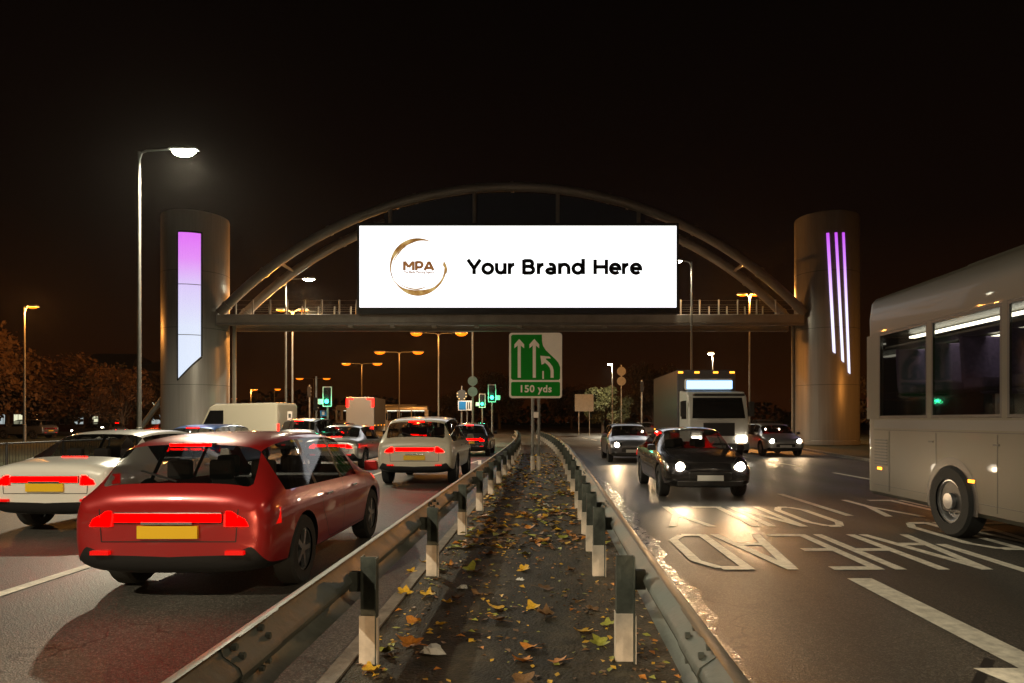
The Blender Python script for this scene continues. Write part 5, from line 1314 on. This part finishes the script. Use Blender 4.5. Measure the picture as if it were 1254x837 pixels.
# pale panel van beside the left tower
def make_van(label, paint, loc, rz):
    L, W = 5.6, 2.0
    root = thing('panel_van', label, 'van', loc, rz)
    pr = [(-2.8, 0.42), (2.62, 0.42), (2.78, 0.60), (2.74, 0.98), (2.05, 1.28), (1.45, 2.35), (1.1, 2.52), (-2.7, 2.58), (-2.8, 2.45)]
    n = len(pr); cm = MB()
    cm.add([(-W / 2, y, z) for y, z in pr] + [(W / 2, y, z) for y, z in pr], [tuple(range(n)), tuple(range(2 * n - 1, n - 1, -1))] + [(i, (i + 1) % n, n + (i + 1) % n, n + i) for i in range(n)])
    bo = cm.build('body', PAINT[paint], root, bevel=0.09)
    MB().add([(-0.86, 2.01, 1.39), (0.86, 2.01, 1.39), (0.80, 1.49, 2.31), (-0.80, 1.49, 2.31)], [(0, 1, 2, 3)]).build('windscreen', M['glass'], root)
    for sgn in (-1, 1):
        MB().prism([(0, 0), (1, 0), (1, 1), (0, 1)], 0, 1)
        xo = sgn * W / 2
        MB().add([(xo + sgn * d_, y, z) for d_ in (0.0, 0.005) for y, z in ((0.55, 1.35), (1.85, 1.35), (1.40, 2.15), (0.55, 2.15))], [(0, 1, 2, 3), (4, 5, 6, 7), (0, 1, 5, 4), (1, 2, 6, 5), (2, 3, 7, 6), (3, 0, 4, 7)]).build('door_window', M['glass'], root)
        MB().box(*sorted((xo, xo + sgn * 0.02)), -2.5, 2.3, 0.72, 0.84).build('rubbing_strip', M['black'], root)
        MB().box(*sorted((sgn * 0.6, sgn * 0.9)), 2.70, 2.80, 0.80, 0.98).build('headlight', M['head_lamp'], root, bevel=0.02)
        MB().box(*sorted((sgn * 0.85, sgn * 0.98)), -2.83, -2.78, 0.9, 1.4).build('tail_light', M['red_lamp_far'], root)
        for wy in (-1.75, 1.75): 
            vs = [(xo + sgn * 0.004, wy, 0.36)] + [(xo + sgn * 0.004, wy + 0.43 * math.cos(R(q)), 0.37 + 0.43 * math.sin(R(q))) for q in range(0, 181, 15)]
            MB().add(vs, [(0, i, i + 1) for i in range(1, len(vs) - 1)]).build('wheel_arch', M['black'], root)
            wheel(root, xo - sgn * 0.08, wy, 0.35, 0.22, sgn, True)
    return root
make_van('pale panel van side-on in front of the left tower foot', 'cream', (-17.2, 39.0, 0), R(78))

# ------------------------------------------------------------------ trees
def make_tree_meshes(seed, h, rw, n_leaf, leaf):
    rnd = random.Random(seed)
    tk = MB(); tk.tube([(0, 0, 0), (0.05, 0.03, h * 0.2), (0.1, -0.05, h * 0.45), (0.0, 0.1, h * 0.8)], [0.22, 0.17, 0.12, 0.03], 8)
    clumps = []
    for i in range(11):
        a = rnd.uniform(0, 2 * PI); zr = rnd.uniform(0.25, 0.6); tip = Vector((math.cos(a) * rw * rnd.uniform(.4, .85), math.sin(a) * rw * rnd.uniform(.4, .85), h * rnd.uniform(0.4, 0.9)))
        b_ = Vector((0.05, 0, h * zr * 0.7)); mid = (b_ + tip) / 2 + Vector((0, 0, 0.3))
        tk.tube([b_, mid, tip], [0.08, 0.05, 0.02], 6)
        clumps.append((tip, rw * rnd.uniform(.28, .5)))
    for i in range(16):
        a = rnd.uniform(0, 2 * PI); q = math.sqrt(rnd.random()) * rw * 0.85
        clumps.append((Vector((math.cos(a) * q, math.sin(a) * q, h * (0.32 + 0.6 * rnd.random() * (1 - 0.5 * q / rw)))), rw * rnd.uniform(.22, .42)))
    lf = MB()
    for i in range(n_leaf):
        c, r_ = rnd.choice(clumps)
        d = Vector((rnd.gauss(0, 1), rnd.gauss(0, 1), rnd.gauss(0, 0.8))).normalized() * r_ * rnd.random() ** 0.45
        p = c + d; u = Vector((rnd.gauss(0, 1), rnd.gauss(0, 1), rnd.gauss(0, 1))).normalized(); v = u.orthogonal().normalized()
        s_ = leaf * rnd.uniform(0.6, 1.5)
        lf.add([p - u * s_, p + v * s_ * 0.55, p + u * s_, p - v * s_ * 0.55], [(0, 1, 2, 3)])
    return tk, lf
TM = {}
for key, seed, h, rw in (('a', 1, 8.0, 3.4), ('b', 2, 7.0, 3.8), ('c', 3, 6.0, 2.2)):
    tk, lf = make_tree_meshes(seed, h, rw, 5200, 0.17)
    to = tk.build('trunk', M['bark'], smooth=True); lo = lf.build('crown', M['tree_autumn'])
    TM[key] = (to.data, lo.data); bpy.data.objects.remove(to); bpy.data.objects.remove(lo)
def tree(label, key, x, y, s_, rz, mtl, group):
    root = thing('tree', label, 'tree', (x, y, 0), rz, group); root.scale = (s_, s_, s_)
    link('trunk', TM[key][0], root); c = link('crown', TM[key][1], root)
    c.material_slots[0].link = 'OBJECT'; c.material_slots[0].material = M[mtl]
    return root
GT = 'autumn trees on the left'
for i, (px, Y, kk, s_, mm, lb) in enumerate([
    (8, 62, 'b', 1.12, 'tree_autumn', 'broad rust-brown tree at the far left edge under the orange lamp'),
    (66, 64, 'a', 0.98, 'tree_autumn', 'rust-brown tree second from the left edge'),
    (112, 68, 'b', 0.98, 'tree_dark', 'dark brown tree between the lit windows left of the tall lamp post'),
    (150, 62, 'a', 0.80, 'tree_autumn', 'small brown tree just left of the tall lamp post'),
    (-40, 58, 'a', 1.2, 'tree_autumn', 'large rust-brown tree mostly beyond the left picture edge'),
    (176, 78, 'c', 1.2, 'tree_dark', 'slim dark tree between the tall lamp post and the left tower')]):
    tree(lb, kk, (px - VX) * Y / F, Y, s_, i * 1.7, mm, GT)
GR = 'trees beyond the junction'
for i, (px, Y, kk, s_, mm, lb) in enumerate([
    (738, 84, 'c', 0.95, 'tree_green', 'small lamp-lit greenish tree left of the small white lamp right of the sign'),
    (756, 88, 'c', 0.8, 'tree_green', 'low greenish tree behind the round sign backs'),
    (800, 95, 'a', 1.15, 'tree_dark', 'dark tree left of the lorry beyond the junction'),
    (700, 128, 'b', 1.2, 'tree_dark', 'dark tree directly behind the large pale sign back'),
    (612, 120, 'a', 1.25, 'tree_dark', 'dark tree behind the larger green traffic light'),
    (560, 130, 'b', 1.0, 'tree_dark', 'dark tree behind the blue and white sign'),
    (1100, 70, 'b', 1.0, 'tree_dark', 'dark tree right of the right tower'),
    (1180, 66, 'a', 0.9, 'tree_dark', 'dark tree at the far right behind the orange lamp post'),
    (1010, 90, 'b', 1.1, 'tree_dark', 'dark tree hidden behind the right tower foot')]):
    tree(lb, kk, (px - VX) * Y / F, Y, s_, i * 2.3, mm, GR)
# distant wood beyond everything
fw = MB(); rnd = random.Random(11)
for i in range(9000):
    x = rnd.uniform(-330, 330); top = 9 + 3.0 * math.sin(x * 0.05) + 2 * math.sin(x * 0.17)
    p = Vector((x, 265 + rnd.uniform(-8, 8), rnd.uniform(0, max(4, top)))); u = Vector((rnd.gauss(0, 1), rnd.gauss(0, 1), rnd.gauss(0, 1))).normalized(); v = u.orthogonal().normalized(); s_ = rnd.uniform(.5, 1.4)
    fw.add([p - u * s_, p + v * s_ * 0.7, p + u * s_, p - v * s_ * 0.7], [(0, 1, 2, 3)])
o = fw.build('distant_wood', M['tree_dark'], kind='stuff'); tag(o, 'dark far-off line of trees along the horizon', 'trees')

# ------------------------------------------------------------------ building behind the left trees
Yh = 96.0
def house(label, px0, px1, py_eave, lit, cols, rows):
    X0, X1 = (px0 - VX) * Yh / F, (px1 - VX) * Yh / F; ze = zh(py_eave, Yh); cx = (X0 + X1) / 2; hw = (X1 - X0) / 2
    root = thing('apartment_block', label, 'building', (cx, Yh, 0))
    MB().box(-hw, hw, 0, 10, 0, ze).build('wall', M['brick'], root)
    MB().add([(-hw - 0.4, -0.4, ze), (hw + 0.4, -0.4, ze), (hw + 0.4, 10.4, ze), (-hw - 0.4, 10.4, ze), (-hw + 2, 5, ze + 2.6), (hw - 2, 5, ze + 2.6)], [(0, 1, 5, 4), (1, 2, 5), (2, 3, 4, 5), (3, 0, 4), (0, 1, 2, 3)]).build('roof', M['roof'], root)
    for i in range(cols):
        for j in range(rows):
            x = -hw + (i + 0.5) * 2 * hw / cols; z = 1.0 + j * (ze - 1.2) / rows
            mm = lit.get((i, j), 'dark_window')
            fr = MB()
            fr.box(x - 0.68, x - 0.6, -0.06, 0.0, z, z + 1.5); fr.box(x + 0.6, x + 0.68, -0.06, 0.0, z, z + 1.5); fr.box(x - 0.6, x + 0.6, -0.06, 0.0, z, z + 0.08); fr.box(x - 0.6, x + 0.6, -0.06, 0.0, z + 1.42, z + 1.5); fr.box(x - 0.03, x + 0.03, -0.055, -0.001, z + 0.08, z + 1.42)
            fo = fr.build('window', M['winframe'], root)
            MB().box(x - 0.6, x + 0.6, -0.03, -0.004, z + 0.08, z + 1.42).build('pane', M[mm], fo)
    return root
house('dark brick apartment block with two lit windows behind the autumn trees', 70, 160, 452, {(1, 0): 'lit_cool', (2, 0): 'lit_window', (2, 1): 'lit_window', (4, 1): 'lit_cool'}, 5, 3)
house('dark brick block with lit upper windows between tall lamp post and left tower', 168, 230, 455, {(0, 1): 'lit_window', (1, 1): 'lit_window', (2, 1): 'lit_cool', (1, 0): 'lit_cool'}, 4, 3)
house('dark brick block low behind the trees at far left', -60, 50, 470, {(3, 0): 'lit_cool', (4, 0): 'lit_window'}, 6, 2)
street_lamp('low yellow path lamp among the autumn trees', 45, 66, zh(499, 66), [0.3], 'sodium', (1, 0.6, 0.2), 500, head=0.5)
street_lamp('low white path lamp above the dark parked hatchback', 121, 64, zh(525, 64) + 0.1, [0.3], 'led_small', WHITE, 300, head=0.4)

# pedestrian guard rail on the left verge
gr = thing('guard_rail', 'dark pedestrian guard rail with thin bars on the left verge', 'railing', (-13.4, 0, 0))
fr = MB()
for y in [13 + 2 * i for i in range(5)]: fr.tube([(0, y, 0), (0, y, 1.05)], 0.03, 8)
for z in (0.15, 1.02): fr.tube([(0, 13, z), (0, 21, z)], 0.022, 8)
fr.build('frame', M['dark_pole'], gr)
bars = MB()
for i in range(79): bars.tube([(0, 13.1 + i * 0.1, 0.15), (0, 13.1 + i * 0.1, 1.02)], 0.006, 5)
bars.build('bars', M['dark_pole'], gr)

# ------------------------------------------------------------------ leaves and litter
def leaf_mesh(seed, lobes=5):
    rnd = random.Random(seed); mb = MB(); pts = []
    N = 22
    for i in range(N):
        a = 2 * PI * i / N
        r_ = 0.5 * (0.62 + 0.38 * abs(math.cos(a * lobes / 2 + 0.3)) ** 1.5) * rnd.uniform(0.85, 1.1)
        if i == 0: r_ *= 1.15
        pts.append((r_ * math.cos(a), r_ * 0.85 * math.sin(a)))
    cu = rnd.uniform(0.5, 1.5); tw = rnd.uniform(-0.3, 0.3)
    def z(x, y): return 0.03 + cu * x * x * 0.7 + tw * x * y + 0.22 * abs(y) * rnd.uniform(0.6, 1.2)
    mb.add([(0, 0, 0.02)] + [(x * 0.5, y * 0.5, z(x * .5, y * .5)) for x, y in pts] + [(x, y, z(x, y)) for x, y in pts],
           [(0, 1 + i, 1 + (i + 1) % N) for i in range(N)] + [(1 + i, 1 + N + i, 1 + N + (i + 1) % N, 1 + (i + 1) % N) for i in range(N)])
    mb.tube([(0.0, 0, 0.03), (-0.35, 0.03, 0.05), (-0.75, 0.08, 0.04)], 0.012, 5)
    return mb
lms = [leaf_mesh(s_, l_) for s_, l_ in ((1, 5), (2, 5), (3, 5), (4, 3), (5, 5), (6, 3))]
lmesh = {}
for cn in ('yellow', 'orange', 'brown', 'green'):
    lmesh[cn] = []
    for mb_ in lms:
        o = mb_.build('fallen_leaf', M['leaf_' + cn], smooth=True); lmesh[cn].append(o.data); bpy.data.objects.remove(o)
rnd = random.Random(21)
LAB = {'yellow': 'yellow fallen leaf lying on the central strip between the barriers', 'orange': 'orange fallen leaf lying on the central strip between the barriers', 'brown': 'brown fallen leaf lying on the central strip between the barriers', 'green': 'greenish yellow fallen leaf lying on the central strip between the barriers'}
near = [(503, 702, 'yellow'), (523, 731, 'yellow'), (540, 767, 'yellow'), (505, 763, 'orange'), (504, 790, 'orange'), (473, 801, 'green'), (455, 824, 'yellow'), (586, 701, 'brown'), (642, 699, 'yellow'), (607, 747, 'yellow'), (599, 680, 'orange'), (650, 796, 'orange'), (684, 812, 'orange'), (714, 776, 'yellow'), (735, 790, 'green'), (665, 664, 'orange'), (622, 622, 'yellow'), (648, 648, 'orange'), (640, 630, 'brown'), (548, 740, 'yellow'), (495, 728, 'yellow'), (652, 745, 'yellow'), (668, 755, 'brown'), (575, 699, 'green'), (610, 762, 'brown'), (553, 694, 'orange'), (667, 722, 'brown'), (600, 612, 'yellow'), (628, 602, 'yellow'), (676, 640, 'yellow'), (560, 671, 'green'), (725, 748, 'brown'), (588, 655, 'yellow'), (643, 680, 'green'), (700, 700, 'brown'), (618, 655, 'green'), (640, 812, 'orange'), (560, 735, 'brown'), (540, 700, 'green'), (640, 835, 'brown'), (520, 690, 'yellow'), (585, 730, 'brown'), (745, 767, 'green'), (598, 640, 'orange'), (655, 612, 'orange'), (690, 660, 'green')]
zg = 0.085
for i, (px, py, cn) in enumerate(near):
    Y = (CH - zg) * F / (py - VY); p = P(px, py, Y)
    o = link('fallen_leaf', lmesh[cn][i % 6]); s_ = rnd.uniform(0.13, 0.19); o.scale = (s_, s_, s_ * rnd.uniform(.7, 1.2))
    o.location = (p.x, Y, zg + 0.006); o.rotation_euler = (rnd.uniform(-.25, .25), rnd.uniform(-.25, .25), rnd.uniform(0, 6.28)); tag(o, LAB[cn], 'leaf', cn + ' leaves on the central strip')
# carpet of small leaf scraps: uncountable
sc = MB(); cols = ['leaf_yellow', 'leaf_orange', 'leaf_brown', 'leaf_green']
for i in range(6800):
    y = 3.0 + 28 * rnd.random() ** 1.3; x0, x1 = ml(y) + 0.16, mr_(y) - 0.16; x = rnd.uniform(x0, x1)
    dr_ = 0.5 + 0.5 * math.sin(x * 5.1 + 1.3 * math.sin(y * 1.7)) * math.sin(y * 2.3 + x * 3.0) + (0.35 if min(x - x0, x1 - x) < 0.25 else 0)
    if rnd.random() > dr_: continue
    s_ = rnd.uniform(0.010, 0.036) if y < 8 else rnd.uniform(0.028, 0.085)
    a = rnd.uniform(0, 6.28); c_, n_ = math.cos(a) * s_, math.sin(a) * s_; t1, t2 = rnd.uniform(0, .6) * s_, rnd.uniform(0, .6) * s_
    z = zg + 0.004 + rnd.random() * 0.006
    sc.add([(x - c_, y - n_, z), (x + n_ * 0.6, y - c_ * 0.6, z + t1), (x + c_, y + n_, z + 0.2 * s_), (x - n_ * 0.6, y + c_ * 0.6, z + t2)], [(0, 1, 2, 3)], rnd.choices((0, 1, 2, 3), (3, 2, 6, 2))[0])
o = sc.build('leaf_scraps', [M[c] for c in cols], kind='stuff'); tag(o, 'scattered small leaf scraps covering the central strip', 'leaves')
for i, (px, py, sz_, lb) in enumerate([(530, 801, 0.13, 'crumpled pale wrapper near the left barrier post'), (566, 721, 0.08, 'small flat pale scrap of paper beside the leaves'), (668, 619, 0.09, 'white scrap of litter far along the central strip'), (637, 711, 0.06, 'tiny white litter flake in the middle of the strip')]):
    Y = (CH - zg) * F / (py - VY); p = P(px, py, Y); rn = random.Random(i + 40)
    mb = MB(); N = 10; vs = [(0, 0, 0.25)] + [(rn.uniform(.35, .6) * math.cos(2 * PI * q / N), rn.uniform(.3, .5) * math.sin(2 * PI * q / N), rn.uniform(0.05, .45)) for q in range(N)] + [(rn.uniform(.55, .8) * math.cos(2 * PI * q / N + .3), rn.uniform(.4, .6) * math.sin(2 * PI * q / N + .3), rn.uniform(0, .12)) for q in range(N)]
    mb.add(vs, [(0, 1 + q, 1 + (q + 1) % N) for q in range(N)] + [(1 + q, 11 + q, 11 + (q + 1) % N, 1 + (q + 1) % N) for q in range(N)])
    mb.v = [tuple(c * sz_ for c in v) for v in mb.v]
    o = mb.build('litter', M['paper'], loc=(p.x, Y, zg + 0.002)); tag(o, lb, 'litter', 'litter on the central strip')

# faint fill light added so nothing is pure black
sl = bpy.data.lights.new('fill_sun', 'SUN'); sl.energy = 0.006; sl.angle = R(0.5); sl.color = (1, 0.9, 0.8)
so = bpy.data.objects.new('fill_light', sl); COL.objects.link(so); so.rotation_euler = (R(50), 0, R(20)); so.location = (0, -20, 60)

# thin haze added to give the lamps a lens-like glow
HZ = 0.00010
hm = bpy.data.materials.new('glow_haze'); hm.use_nodes = True; t = hm.node_tree
t.nodes.remove(t.nodes['Principled BSDF']); pv = t.nodes.new('ShaderNodeVolumePrincipled')
pv.inputs['Color'].default_value = (0.85, 0.82, 0.78, 1); pv.inputs['Density'].default_value = HZ; pv.inputs['Anisotropy'].default_value = 0.82
t.links.new(pv.outputs['Volume'], t.nodes['Material Output'].inputs['Volume'])
o = MB().box(-430, 430, -70, 490, -1.05, 18.6).build('haze', hm, kind='stuff'); tag(o, 'thin haze added to make a faint glow round the lamps', 'haze')
